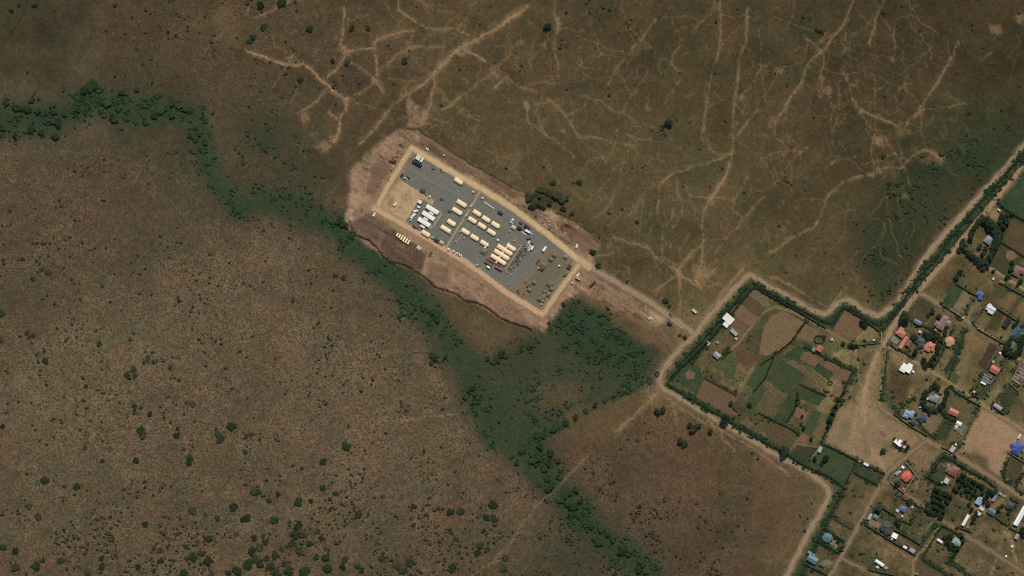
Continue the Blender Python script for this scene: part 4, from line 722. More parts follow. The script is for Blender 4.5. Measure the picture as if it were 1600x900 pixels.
# ---- houses: a roof of one or more hipped or gabled blocks on plastered walls
def hip(b, L, Wd, z, h, ov=.5, gable=False, cx=0, cy=0, rot=0):
    a, c = L/2 + ov, Wd/2 + ov; r = 0 if gable else min(c, a*.95); hz = z - .1
    V = [(-a,-c,hz),(a,-c,hz),(a,c,hz),(-a,c,hz),(-a+r,0,z+h),(a-r,0,z+h)]; t = .12
    V += [(x, y, q - t) for x, y, q in V[:4]]
    co, si = math.cos(rot), math.sin(rot); V = [(cx + x*co - y*si, cy + x*si + y*co, q) for x, y, q in V]
    return b.add(V, [(0,1,5,4),(2,3,4,5),(3,0,4),(1,2,5),(6,7,1,0),(7,8,2,1),(8,9,3,2),(9,6,0,3),(9,8,7,6)])
def house(px, py, L, Wd, ang, rgb, label, style='hip', name='house', cat='house', wall=(196,178,150), h=None, rough=.55, wings=()):
    """L, Wd in photograph pixels; wings: (dx, dy, l, w, rot) in pixels relative to the house axes"""
    L, Wd = round(L*S - .8, 2), round(Wd*S - .8, 2); L = max(L, 1.6); Wd = max(Wd, 1.4)
    z = 2.7 if L > 4.5 else 2.1; hh = h if h is not None else Wd * .27
    t = thing(name, px, py, ang, label, cat); gm = sum(rgb)/3; rgb = tuple(int(gm + (v-gm)*.68) for v in rgb); m = mat(rgb, rough, .16, .35, 'sheet' if style != 'slab' else 'slab'); wm = mat(wall, .9, .1, .5, 'plaster'); dk = mat((70,52,38), .7, .1, 1, 'timber'); gl = mat((44,52,58), .2, .02, 1, 'pane', spec=.5)
    ky = (px, py)
    ov = .4 if L > 4.5 else .2
    part('wall', ky, lambda: MB().box(-L/2, L/2, -Wd/2, Wd/2, 0, z - .3), wm, t)
    if style == 'slab':
        r = part('roof', ky, lambda: MB().box(-L/2-.25, L/2+.25, -Wd/2-.25, Wd/2+.25, z-.29, z), m, t)
        part('parapet', ky, lambda: MB().box(-L/2-.25, L/2+.25, -Wd/2-.25, -Wd/2+.0, z, z+.4).box(-L/2-.25, -L/2+.0, -Wd/2+.01, Wd/2+.25, z, z+.4), wm, r)
    elif style == 'mono':
        r = part('roof', ky, lambda: MB().prism_ring([(-L/2-ov,-Wd/2-ov,z-.29),(L/2+ov,-Wd/2-ov,z-.29),(L/2+ov,Wd/2+ov,z-.05),(-L/2-ov,Wd/2+ov,z-.05)],[(-L/2-ov,-Wd/2-ov,z-.21),(L/2+ov,-Wd/2-ov,z-.21),(L/2+ov,Wd/2+ov,z+.04),(-L/2-ov,Wd/2+ov,z+.04)]), m, t)
    else:
        r = part('roof', ky, lambda: hip(MB(), L, Wd, z, hh, ov, style == 'gable'), m, t)
        a = L/2 + ov; rr = 0 if style == 'gable' else min(Wd/2 + ov, a*.95)
        if a - rr > .3: part('ridge_cap', ky, lambda: MB().box(-a+rr, a-rr, -.14, .14, z+hh-.06, z+hh+.05), mat(tuple(int(v*.8) for v in rgb), rough, .1, .5, 'sheet'), r)
    for i, (dx, dy, l, w, rot) in enumerate(wings):
        l, w = l*S - .6, w*S - .6
        part('wing_wall', ky + (i,), lambda: MB().box(-l/2, l/2, -w/2, w/2, 0, z-.34), wm, t, (dx*S, -dy*S, 0), math.radians(-rot))
        if style == 'slab': part('wing_roof', ky + (i,), lambda: MB().box(-l/2-.2, l/2+.2, -w/2-.2, w/2+.2, z-.33, z-.02-.02*i), m, t, (dx*S, -dy*S, 0), math.radians(-rot))
        else: part('wing_roof', ky + (i,), lambda: hip(MB(), l, w, z - .03 - .02*i, w*.27, .4, style == 'gable'), m, t, (dx*S, -dy*S, 0), math.radians(-rot))
    d = part('door', ky, lambda: MB().box(-.45, .45, -Wd/2-.05, -Wd/2+.02, .03, 2.0), dk, t); part('handle', (), lambda: MB().box(.3, .38, -.06, 0, 1.0, 1.1), gl, d, (0, -Wd/2-.05, 0))
    if L > 4.5:
        for sx in (-1, 1):
            w_ = part('window', ky + (sx,), lambda: MB().box(sx*L*.3-.6, sx*L*.3+.6, -Wd/2-.05, -Wd/2+.02, .95, 2.05), dk, t)
            part('pane', ky + (sx,), lambda: MB().box(sx*L*.3-.5, sx*L*.3+.5, -Wd/2-.07, -Wd/2-.05, 1.05, 1.95), gl, w_)
    return t
def ruin(px, py, L, Wd, ang, rgb, label, nx=2, ny=2, H=1.8):
    """unfinished building: open rooms of bare block walls"""
    t = thing('unfinished_building', px, py, ang, label, 'building'); m = mat(rgb, .95, .2, .7, 'block'); L *= S; Wd *= S
    part('floor_slab', (px, py), lambda: MB().box(-L/2-.2, L/2+.2, -Wd/2-.2, Wd/2+.2, 0, .12), mat(tuple(int(v*.8) for v in rgb), .95, .2, .5, 'screed'), t)
    for i in range(nx + 1):
        x = -L/2 + L*i/nx
        for j in range(ny):
            y0 = -Wd/2 + Wd*j/ny; part('wall', (px, py, 'a', i, j), lambda: MB().box(x-.14, x+.14, y0+.15, y0+Wd/ny*rnd.uniform(.6, .97), .12, H*rnd.uniform(.6, 1.1)), m, t)
    for j in range(ny + 1):
        y = -Wd/2 + Wd*j/ny
        for i in range(nx):
            x0 = -L/2 + L*i/nx; part('wall', (px, py, 'b', i, j), lambda: MB().box(x0+.15, x0+L/nx*rnd.uniform(.6, .97), y-.14, y+.14, .12, H*rnd.uniform(.6, 1.1)), m, t)
    return t
# ---- walls, fences
def wall_line(pts, label, rgb=(88,76,60), H=1.9, th=.35, name='boundary_wall', cat='wall', closed=False, z=0.0):
    P = [W(*p) for p in pts] + ([W(*pts[0])] if closed else [])
    x0, y0 = P[0]; t = bpy.data.objects.new(name, None); COL.objects.link(t); t.location = (x0, y0, z); t['label'] = label; t['category'] = cat
    m = mat(rgb, .95, .2, .5, 'masonry'); cp = mat(tuple(min(255, int(v*1.15)) for v in rgb), .95, .15, .5, 'coping')
    for i in range(len(P) - 1):
        ax, ay = P[i]; bx, by = P[i+1]; L = math.hypot(bx-ax, by-ay); a = math.atan2(by-ay, bx-ax)
        o = link('panel', MB().box(.2, L-.2, -th/2, th/2, 0, H).mesh('panel'), m, t); o.location = (ax-x0, ay-y0, 0); o.rotation_euler = (0, 0, a)
        c = link('coping', MB().box(.2, L-.2, -th/2-.06, th/2+.06, H, H+.08).mesh('coping'), cp, o)
        n = max(1, int(L / 14))
        for k in range(n + (1 if i == len(P) - 2 else 0)):
            q = link('post', cached(('post', H, th), lambda: MB().box(-.22, .22, -.22, .22, 0, H+.15)), m, t); q.location = (ax-x0+(bx-ax)*k/n, ay-y0+(by-ay)*k/n, 0); q.rotation_euler = (0, 0, a)
    return t
# ------------------------------------------------------------------ vegetation kit
def leaf_cloud(centres, radii, n, leaf, r_, flat=0.75):
    """n small leaf sprays (bent quads) through the outer part of the lobes"""
    V = []; F = []; k = len(centres)
    for i in range(n):
        q = r_.randrange(k); c = centres[q]; R = radii[q]
        while True:
            d = Vector((r_.uniform(-1, 1), r_.uniform(-1, 1), r_.uniform(-.55, 1)))
            if .15 < d.length < 1: break
        d.normalize(); p = Vector(c) + Vector((d.x, d.y, d.z * flat)) * R * (r_.uniform(.45, 1.05) ** .6)
        nn = (d + Vector((r_.uniform(-.8, .8), r_.uniform(-.8, .8), r_.uniform(0, .9)))).normalized()
        a = nn.orthogonal().normalized(); b = nn.cross(a); th = r_.uniform(0, 6.28); u = a * math.cos(th) + b * math.sin(th); v = nn.cross(u)
        s = leaf * r_.uniform(.6, 1.35); j = len(V)
        V += [p - u*s - v*s*.6, p + u*s*.7 - v*s, p + u*s + v*s*.6, p - u*s*.6 + v*s + nn*s*.3]; F.append((j, j+1, j+2, j+3))
    return V, F
def leaf_mesh(name, V, F, m):
    me = bpy.data.meshes.new(name); me.from_pydata(V, [], F); me.materials.append(m); return me
LEAFS = {'dark': mat_leaf((47,56,34)), 'green': mat_leaf((50,66,39)), 'olive': mat_leaf((62,64,42)), 'blue': mat_leaf((46,60,42)), 'grey': mat_leaf((66,66,54))}
BARK = mat((78,64,48), .95, .2, 2, 'bark')
TREES = {}; SHRUBS = {}
def lobes(r_, n, spread, zc, R):
    C = []; Q = []
    for i in range(n):
        a = 6.283 * i / n + r_.uniform(-.5, .5); d = spread * r_.uniform(.55, 1.1) if i else .1
        C.append((d*math.cos(a), d*math.sin(a), zc + r_.uniform(-.12, .16))); Q.append(R * r_.uniform(.75, 1.15))
    return C, Q
for tone in LEAFS:
    for k in range(4):
        r_ = random.Random('%s%d' % (tone, k)); C, Q = lobes(r_, 6 + k % 3, .56, 1.15, .47)
        V, F = leaf_cloud(C, Q, 420, .14, r_); cm = leaf_mesh('crown', V, F, LEAFS[tone])
        def trk():
            b = MB(); b.cyl(0, 0, 0, .75, .1, 7, .06)
            for c in C[:5]:
                e = Vector(c) * .85; a = Vector((0, 0, .55)); n = 5
                A = [(a.x + .05*math.cos(6.28*i/n), a.y + .05*math.sin(6.28*i/n), a.z) for i in range(n)]; B = [(e.x + .015*math.cos(6.28*i/n), e.y + .015*math.sin(6.28*i/n), e.z) for i in range(n)]; b.prism_ring(A, B)
            return b
        tm = trk().mesh('trunk'); tm.materials.append(BARK); TREES[tone, k] = (cm, tm)
        C, Q = lobes(r_, 5 + k, .55, .34, .42); V, F = leaf_cloud(C, Q, 300, .15, r_, .8); sm = leaf_mesh('foliage', V, F, LEAFS[tone])
        st = MB()
        for c in C[:4]: st.prism_ring([(c[0]*.1 + .04*math.cos(6.28*i/5), c[1]*.1 + .04*math.sin(6.28*i/5), 0) for i in range(5)], [(c[0]*.8 + .015*math.cos(6.28*i/5), c[1]*.8 + .015*math.sin(6.28*i/5), c[2]) for i in range(5)])
        stm = st.mesh('stem'); stm.materials.append(BARK); SHRUBS[tone, k] = (sm, stm)
def tree(px, py, r, label, group, tone='dark', hr=1.0):
    t = thing('tree', px, py, rnd.uniform(0, 360), label, 'tree', group, 0.0); cm, tm = TREES[tone, rnd.randrange(4)]
    R = r * S * 1.16; t.scale = (R * rnd.uniform(.85, 1.18), R * rnd.uniform(.85, 1.18), R * hr); link('crown', cm, None, t); link('trunk', tm, None, t); return t
def shrub(px, py, r, label, group, tone='dark', hr=.8):
    t = thing('shrub', px, py, rnd.uniform(0, 360), label, 'shrub', group, 0.0); cm, tm = SHRUBS[tone, rnd.randrange(4)]
    R = r * S; t.scale = (R * rnd.uniform(.88, 1.12), R * rnd.uniform(.88, 1.12), R * hr); link('foliage', cm, None, t); link('stem', tm, None, t); return t
def hedge(pts, w, label, tone='dark', H=2.2, dens=1.0):
    P = [W(*p) for p in pts]; x0, y0 = P[0]; t = thing('hedge', pts[0][0], pts[0][1], 0, label, 'hedge', None, 0.0); r_ = random.Random(label); C = []; Q = []; st = MB(); w = w * S * .7; H = H * .85
    for i in range(len(P) - 1):
        (ax, ay), (bx, by) = P[i], P[i+1]; L = math.hypot(bx-ax, by-ay); n = max(2, int(L / (w * .5)))
        for k in range(n):
            if r_.random() < .06: continue
            f = (k + r_.random()) / n; R = w * r_.uniform(.4, .75); x = ax-x0+(bx-ax)*f + r_.uniform(-.25, .25)*w; y = ay-y0+(by-ay)*f + r_.uniform(-.25, .25)*w
            C.append((x, y, H * r_.uniform(.4, .75))); Q.append(R)
            if k % 2 == 0: st.cyl(x, y, 0, H*.5, .06, 4, .03)
    V, F = leaf_cloud(C, Q, int(len(C) * 24 * dens), .3, r_, 1.2)
    link('foliage', leaf_mesh('foliage', V, F, LEAFS[tone]), None, t); sm = st.mesh('stem'); link('stem', sm, BARK, t); return t
# scatter of things nobody could count
def scatter(name, dens, n, smin, smax, m, label, seed, hmul=.7, power=2.0, flat=False, cat='scrub'):
    g = np.random.default_rng(seed); X = g.uniform(-40, 1640, n); Y = g.uniform(-40, 940, n)
    ix = np.clip(np.searchsorted(gx, X), 0, NX-1); iy = np.clip(np.searchsorted(gy, Y), 0, NY-1)
    keep = g.random(n) < dens[iy, ix]; X = X[keep]; Y = Y[keep]; N = len(X)
    sz = smin + (smax - smin) * g.random(N) ** power
    a = np.arange(6) * math.pi / 3
    base = np.concatenate([np.stack([np.cos(a) * .85, np.sin(a) * .85, a*0], -1), np.stack([np.cos(a+.5), np.sin(a+.5), a*0+.55], -1), [[0, 0, 1.0]]])
    f = []
    for i in range(6):
        j = (i+1) % 6; f += [(i, j, 6+i), (j, 6+j, 6+i), (6+i, 6+j, 12)]
    if flat: base = np.concatenate([base[:6] * [1.1, 1.1, 0], base[12:]]); f = [(i, (i+1) % 6, 6) for i in range(6)]
    K = len(base); f = np.array(f); V = base[None] * (1 + (g.random((N, K, 3)) - .5) * .75); V[:, :6, 2] = 0
    th = g.random(N) * 6.28; c, s = np.cos(th)[:, None], np.sin(th)[:, None]; el = g.uniform(.75, 1.3, N)[:, None]
    x = V[..., 0] * el; y = V[..., 1] / el
    co = np.stack([(x*c - y*s) * sz[:, None] + ((X-800)*S)[:, None], (x*s + y*c) * sz[:, None] + ((450-Y)*S)[:, None], V[..., 2] * sz[:, None] * hmul * g.uniform(.6, 1.2, N)[:, None]], -1)
    F = (f[None] + (np.arange(N) * K)[:, None, None]).reshape(-1)
    me = bpy.data.meshes.new(name); me.vertices.add(N*K); me.vertices.foreach_set('co', co.ravel()); me.loops.add(len(F)); me.loops.foreach_set('vertex_index', F)
    me.polygons.add(len(F)//3); me.polygons.foreach_set('loop_start', np.arange(0, len(F), 3)); me.update(calc_edges=True)
    link(name, me, m, None, kind='stuff', label=label, category=cat)

def mat_scrub(a, b, name, scale=.12):
    m = bpy.data.materials.new(name); m.use_nodes = True; nt = m.node_tree; n = nt.nodes; l = nt.links; p = n['Principled BSDF']; p.inputs['Roughness'].default_value = .95; p.inputs['Specular IOR Level'].default_value = .05
    g = n.new('ShaderNodeNewGeometry'); mr = n.new('ShaderNodeMix'); mr.data_type = 'RGBA'; mr.inputs[6].default_value = lin(a) + (1,); mr.inputs[7].default_value = lin(b) + (1,)
    l.new(g.outputs['Random Per Island'], mr.inputs[0]); tc = n.new('ShaderNodeTexCoord'); nz = n.new('ShaderNodeTexNoise'); nz.inputs['Scale'].default_value = 1.2; nz.inputs['Detail'].default_value = 4
    l.new(tc.outputs['Object'], nz.inputs['Vector']); m2 = n.new('ShaderNodeMapRange'); m2.inputs['To Min'].default_value = .5; m2.inputs['To Max'].default_value = 1.5; l.new(nz.outputs['Fac'], m2.inputs['Value'])
    v = n.new('ShaderNodeVectorMath'); v.operation = 'SCALE'; l.new(mr.outputs[2], v.inputs[0]); l.new(m2.outputs[0], v.inputs['Scale']); l.new(v.outputs[0], p.inputs['Base Color']); return m
EXCL = np.ones((NY, NX))
sl, m = poly_mask(SOIL, 2); EXCL[sl] *= 1 - m
for _f in FIELDS:
    sl, m = poly_mask(_f[0], 1, 0.3); EXCL[sl] *= 1 - m
SB = np.clip(SCRUB * EXCL, 0, 1); TB = np.clip(THICK * EXCL, 0, 1)
CLB = fbm(GX, GY, 40, 3, 191)
scatter('dry_scrub', SB, 270000, .4, .9, mat_scrub((72,62,46), (66,63,46), 'dry_scrub'), 'countless tiny dry tufts dotting the brown grassland', 3, .8, 1.0, True)
scatter('low_scrub', np.clip(SB * .14 * (CLB > .5) * (1 + 3 * sstep(690, 880, GY) * (CLB > .5)), 0, 1), 90000, .7, 1.9, mat_scrub((62,55,40), (54,56,40), 'low_scrub'), 'uncountable low dark bushes strewn over the grassland', 13, .8, 1.8)
scatter('wet_grass', np.clip(TB, 0, 1), 800000, .4, 1.0, mat_scrub((40,56,37), (60,76,48), 'wet_grass'), 'dense green weeds and reeds along the stream and verges', 4, .9, 1.0, True, cat='grass')
CL = fbm(GX, GY, 9, 3, 141); CL2 = fbm(GX, GY, 34, 2, 151)
scatter('wet_thicket', np.clip(TB * 1.5, 0, 1) * (CL > .52) * (CL2 > .40), 380000, .7, 1.9, mat_scrub((36,51,33), (54,68,43), 'thicket'), 'clumped dark green thicket along the stream and marsh', 5, .6, 1.3, cat='thicket')
# ------------------------------------------------------------------ the camp
A = 32
P = lambda x0, y0, sc, u, v: (x0 + u / sc, y0 + v / sc)
FT = 'tan frame tents on the gravel pad'
big = [(716,283,13.4,'lone tan frame tent beside the sandy track on the north edge of the gravel'),(721,318,16,'longer tan frame tent, northernmost of the four left of the sandy lane'),(714,330,16,'longer tan frame tent, second of the four left of the sandy lane'),
 (705,348,13.4,'shorter tan frame tent, third of the four left of the sandy lane'),(696,358,16.4,'longer tan frame tent, southernmost of the four left of the sandy lane'),(665,365,13.4,'tan frame tent by the southern track below the white units')]
for x, y, L, lb in big: frame_tent(x, y, L*S, 5.0, A, lb, FT)
for r_, row in enumerate(([(745,333),(759.3,342.4),(774,351.4)],[(737.8,344),(752.7,353),(767.6,362.8)],[(727,362),(741.2,371.2),(756.5,380.3)])):
    for c_, (x, y) in enumerate(row): frame_tent(x, y, 13.2*S, 4.9, A, 'tan frame tent, %s in the %s row of the nine right of the sandy lane' % (('leftmost','middle','rightmost')[c_], ('top','middle','bottom')[r_]), FT)
for i, (x, y) in enumerate(((788.3,390.6),(783.5,397.9),(778.4,405.6))): frame_tent(x, y, 26*S, 4.9, A, '%s of the three long joined tan tents' % ('northernmost','middle','southernmost')[i], 'long joined tan tents', bays=9)
frame_tent(798.2,386.7, 15*S, 4.7, A, 'short tan tent joined to the north side of the long tan tents', FT)
for i, (x, y) in enumerate(((794.4,381),(791,387.2),(786.2,394),(780.8,401.2),(775.8,409.5))):
    t = thing('connector_tunnel', x, y, A + 90, ('tan canvas porch at the north end of the short joined tent','tan tunnel between the short tent and the northern long tent','tan tunnel between the northern and middle long tents','tan tunnel between the middle and southern long tents','cream canvas porch south of the long tents near the red containers')[i], 'tunnel')
    part('cover', ('tun',), lambda: MB().prism(arch(1.9, 2.1, 1.2), -1.4, 1.4, 'x'), mat(TAN, .85, .05, .5, 'canvas', osc=.04), t); part('hoop', ('tun',), lambda: MB().prism(arch(2.0, 2.16, 1.2), -.06, .06, 'x'), mat((186,154,116), .85, .08, .5, 'canvas'), t)
ridge_tent(756,392.2, 8.6*S, 7.8*S, A, 'square dark khaki tent below the bottom row of tan tents', None, (112,102,76))
for x, y, L, w, a, lb in ((866.4,398.5,6,5,A,'small olive tent, northern of two near the earth corner'),(861,405,6,5,A,'small olive tent, southern of two above the largest olive tent'),(849,413.4,10,8.4,A,'large olive tent in the upper part of the earth yard'),(846.5,420.2,6,4,A,'low dark annex against the large upper olive tent'),
 (834.6,441.2,5.6,4.8,A,'small olive tent right of the narrow olive tent'),(826.8,444,5,9,A,'narrow olive tent in the lower left of the earth yard'),(827.3,452.5,6,5,A,'small olive tent below the narrow olive tent'),(859.4,443.3,9.6,8.6,A,'large olive tent near the eastern track'),
 (861.5,451.3,5.6,5,A,'small olive tent just below the large eastern olive tent'),(851,455.6,5.4,5,A,'small olive tent topmost in the southern cluster'),(856.6,459.3,6.4,6,A,'mid-size olive tent right in the southern cluster'),(849.3,463.7,6,9,A,'large olive tent in the middle of the southern cluster'),
 (842.6,467.2,4.6,5,A,'small olive tent left in the southern cluster'),(847.6,470.6,5,4.4,A,'small olive tent lowest in the southern cluster'),(884,401.3,6,5,A,'small pinkish olive tent by the northeast gravel edge'),(883.5,428,6.5,4,-58,'low olive shelter beside the eastern track'),(889,417,6,5,-58,'dark olive netting shelter near the eastern gate'),
 (690,379.2,7,4.8,A,'small pale olive tent beside the southern track'),(802.3,355.4,7,5,A,'beige low tent near the round white tank in the northeast'),(660,297.6,6.4,6,A,'dark olive tent at the edge of the sand spit')):
    ridge_tent(x, y, L*S, w*S, a, lb, 'olive tents', (190,164,126) if 'beige' in lb or 'pale' in lb else (132,108,84) if 'pinkish' in lb else (76,70,54) if 'dark' in lb else OLV)
# white ablution blocks: a row of linked cabins each
WHT = (244,230,206)
for i, (x, y) in enumerate(((675.6,327.3),(669.4,337.2),(662.6,347.2))):
    t = thing('cabin_block', x, y, A, '%s of the three long white cabin blocks' % ('northernmost','middle','southernmost')[i], 'cabin', 'white cabin blocks'); m = mat(WHT, .6, .05, .5, 'panel'); dk = mat((150,136,116), .8, .1, .5, 'panel')
    for k in range(5):
        x0 = -7.4 + k*2.98
        c = part('cabin', (k,), lambda: MB().prism_ring([(x0,-2.2,.15),(x0+2.86,-2.2,.15),(x0+2.86,2.2,.15),(x0,2.2,.15)],[(x0,-2.2,2.55),(x0+2.86,-2.2,2.55),(x0+2.86,2.2,2.55),(x0,2.2,2.55)]).prism([(-2.3,2.56),(0,2.8),(2.3,2.56)], x0+.02, x0+2.84, 'x'), m, t); part('door', ('cab', k), lambda: MB().box(x0+.9, x0+1.8, -2.25, -2.2, .2, 2.2), dk, c)
    part('stairs', ('cab',), lambda: MB().box(-8.6, -7.45, -.2, 1.6, 0, .5).box(-8.1, -7.45, -.2, 1.6, .5, 1.0), dk, t); part('deck', ('cab',), lambda: MB().box(7.55, 9.2, -2, 2, 0, .3), dk, t)
for x, y, i in ((674,333.4,0),(665.2,342.2,1),(660.4,354,2)): container(x, y, 7.6*S, 3.4*S, A, (226,216,200), 'short white unit just below the %s white cabin block' % ('northernmost','middle','southernmost')[i], 'short white units', name='utility_unit', cat='unit')
container(656.2,315.4, 6*S, 5.2*S, A, (224,206,180), 'square cream unit at the sandy corner above the row of white tanks', None, name='utility_unit', cat='unit')
for x, y in ((654.4,323.4),(651.3,329),(647.8,329.8),(647.4,334.6),(645.3,337),(643,339.8)): container(x, y, 4.2*S, 2.6*S, A + rnd.uniform(-6, 6), (236,228,214), 'small white tank unit in the row along the sandy yard edge', 'small white tank units beside the sandy yard', 1.7, 'tank_unit', 'tank')
t = thing('boardwalk', 690, 333.4, 0, 'beige L-shaped boardwalk enclosing the white cabin blocks', 'walkway', None, .036)
P0 = W(690,333.4)
for k, (a, b, wd) in enumerate((((681,327.5),(690,333.2),.9),((690.4,333.6),(677,354),1.1),((676.6,354.2),(670,357.5),.9),((685.5,340),(680,337),.7),((680.5,348),(674.5,345.5),.7))):
    (ax, ay), (bx, by) = W(*a), W(*b); L = math.hypot(bx-ax, by-ay); o = link('deck', MB().box(.05, L-.05, -wd/2, wd/2, 0, .18 + .01*k).mesh('deck'), mat((176,152,120), .9, .12, .8, 'plank'), t); o.location = (ax-P0[0], ay-P0[1], 0); o.rotation_euler = (0, 0, math.atan2(by-ay, bx-ax))
    r = link('handrail', MB().box(.1, L-.1, -wd/2, -wd/2+.06, .9, .96).box(.1, .16, -wd/2, -wd/2+.06, .18, .9).box(L-.16, L-.1, -wd/2, -wd/2+.06, .18, .9).mesh('handrail'), mat((176,152,120), .9, .12, .8, 'plank'), o)
# containers
RED = (126,74,62)
for x, y, L, w, a, c, lb in ((766,406.8,11.5,3.5,A,RED,'dark red container, upper of the side-by-side pair'),(763.4,411,12.6,3.7,A,(138,84,72),'dark red container, lower of the side-by-side pair'),(779.5,418.8,13,3.7,A,(150,92,78),'long brick-red container south of the long tan tents'),(779,414,7,2.8,A,(112,62,50),'short dark red container between the long tents and brick-red container'),
 (763.2,417.2,5.4,3,A,(240,232,216),'small white container below the dark red pair'),(850.8,388.9,8.4,3.6,-56,(240,222,194),'single cream container at the corner of the earth yard'),(831.3,387.5,6,2.8,-58,(246,240,228),'bright white container right of the equipment cluster'),(735.8,321.5,4.6,1.6,-58,(210,200,180),'narrow white unit at the end of the northern long tent'),(728.4,336.4,4.4,1.5,-58,(206,198,180),'narrow white unit at the end of the second tent by the lane'),(703.6,365.4,3,1.4,-58,(190,186,172),'tiny grey unit at the end of the southern tent by the lane'),(758,386.8,3.4,2.4,A,(222,206,186),'small pale box above the square khaki tent'),(676,371,4,2.2,A,(168,160,144),'small grey trailer unit along the southern track'),(628,273,4.6,2.4,-58,(44,40,34),'small black container at the western gravel edge')):
    container(x, y, L*S, w*S, a, c, lb)
for k in range(6):
    x = 621 + k*3.5; y = 366.6 + k*2.32; container(x, y, (5.6, 6.4, 7.6, 8, 7.8, 7.6)[k]*S, 2.6*S, -60, (232,214,150) if k != 3 else (244,232,190), '%s of the six pale yellow tank containers south of the track' % ('first','second','third','fourth','fifth','sixth and easternmost')[k], 'pale yellow tank containers', 2.3)
# long thin beams and barrier
for (x0, y0), (x1, y1), lb in (((756,315),(772.2,326),'long thin white lattice beam lying on the northern gravel'),((813.3,361),(822.8,367.2),'shorter thin white beam lying near the parked trucks')):
    (ax, ay), (bx, by) = W(x0, y0), W(x1, y1); L = math.hypot(bx-ax, by-ay); t = thing('lattice_beam', x0, y0, -math.degrees(math.atan2(by-ay, bx-ax)), lb, 'beam'); m = mat((226,216,198), .6, .08, .6, 'steel')
    for yy, zz in ((-.4, .05), (.4, .05), (-.4, .75), (.4, .75)): part('chord', (x0, yy, zz), lambda: MB().box(0, L, yy-.08, yy+.08, zz, zz+.14), m, t)
    n = int(L / .9)
    for k in range(n): part('batten', (x0, k), lambda: MB().box(L*(k+.4)/n, L*(k+.4)/n+.3, -.31, .31, .8, .86), m, t)
    part('deck', (x0,), lambda: MB().box(.1, L-.1, -.3, .3, .2, .28), m, t)
(ax, ay), (bx, by) = W(816.4,381.4), W(789,422.7); L = math.hypot(bx-ax, by-ay); t = thing('blast_barrier', 816.4, 381.4, -math.degrees(math.atan2(by-ay, bx-ax)), 'long thin tan barrier wall running beside the long joined tents', 'barrier'); m = mat((170,148,116), .95, .12, .7, 'barrier'); n = 22
for k in range(n): part('cell', (L, k), lambda: MB().box(L*k/n+.03, L*(k+1)/n-.03, -.5, .5, 0, 1.35 + .1*rnd.random()), m, t)
# pallets, gear and debris
r_ = random.Random(77); cols = [(112,98,80),(140,126,104),(84,76,64),(176,160,136),(124,110,88),(70,64,56),(152,134,110),(100,94,82)]
ux, uy = -27.4/49.6, 41.3/49.6
for k in range(96):
    f = r_.random(); off_ = r_.choice((3.2, 5.2, 7.2, 9.2, 11)) + r_.uniform(-.5, .5)
    if off_ > 8 and f > .62 and r_.random() < .6: continue
    x = 816.4 + ux*f*48 - uy*-off_*.98; y = 381.4 + uy*f*48 + ux*-off_*.98 + (0)
    crate(x + .5, y, r_.choice((1.2,1.6,2.2)), r_.choice((1.0,1.2)), r_.choice((.9,1.2,1.5)), A + r_.choice((0,90)) + r_.uniform(-12,12), r_.choice(cols), 'small crate in the crowded rows of gear right of the tan barrier', 'crates in rows beside the tan barrier')
for x, y, L, w, h, c in ((827,377.6,2.4,2,1.3,(230,220,200)),(825.6,380.2,2.2,1.8,1.2,(206,196,176)),(828.7,384,2.6,2,1.4,(222,212,196)),(827,387,2.4,1.8,1.3,(196,178,158)),(826,390.5,2.6,2.4,1.2,(190,184,164)),(823.6,383.5,1.8,1.6,1,(180,168,148)),(824,373.2,2.4,1.6,1.2,(60,56,46)),(828.2,373,2,1.4,1.2,(56,54,46)),(831.4,380.6,2.2,1.6,1,(52,48,40)),(826.4,375.6,2,1.2,1.1,(70,66,54)),(821.2,380.2,1.6,1.4,1,(150,140,120)),(830.4,384.4,1.8,1.6,1.1,(110,98,84)),(813.8,406,2.2,2.2,1,(150,148,134)),(792,424.8,2.6,1.2,1,(180,164,140)),(797.6,428.6,2.8,1,1,(184,168,144)),(795.4,426.6,1.8,1.2,1,(160,140,116)),(800.2,423,1.4,1.2,.9,(150,130,108))):
    crate(x, y, L, w, h, A + r_.uniform(-20, 20), c, 'pale covered load in the jumbled equipment cluster' if sum(c) > 350 else 'dark covered load in the jumbled equipment cluster', 'pale equipment cluster loads' if sum(c) > 350 else 'dark equipment cluster loads')
for x, y, L, w, h, c in ((613.5,253,4.6,2.6,1.6,(66,46,32)),(617.5,252.5,3,2.4,1.3,(58,40,28)),(609,252,2.6,2,1.1,(84,60,44)),(612.6,258.8,3,1.6,.9,(176,150,122)),(614.4,260.6,2.4,1.2,.8,(196,178,150)),(610.4,257.6,2.6,1.4,.8,(158,130,100)),(623.4,243,2.4,1.4,.7,(170,146,118)),(620,245.4,2.2,1.2,.8,(92,70,52)),(625.8,244.2,1.8,1.4,.7,(150,124,98)),(616.4,243.6,2,1.2,.7,(168,140,112)),(614.2,247.6,1.8,1.2,.8,(86,62,46)),(610,274.4,2.2,1.4,.8,(176,152,124)),(599,282.6,2,1.2,.7,(200,176,148)),(602,283.4,1.6,1,.7,(180,150,120)),(606,276.6,1.4,1,.6,(160,128,98)),(611,266.4,1.8,1.2,.8,(100,72,54)),(607,281.8,1.4,1,.7,(88,64,48)),(590,291,1.6,1.1,.8,(92,68,50))):
    crate(x, y, L, w, h, 90 * r_.random(), c, 'pale building material left on bare soil west of the track' if sum(c) > 380 else 'dark heap of timber left on bare soil west of the track', 'pale building materials west of the camp' if sum(c) > 380 else 'dark timber heaps west of the camp', 'material_stack', 'stack')
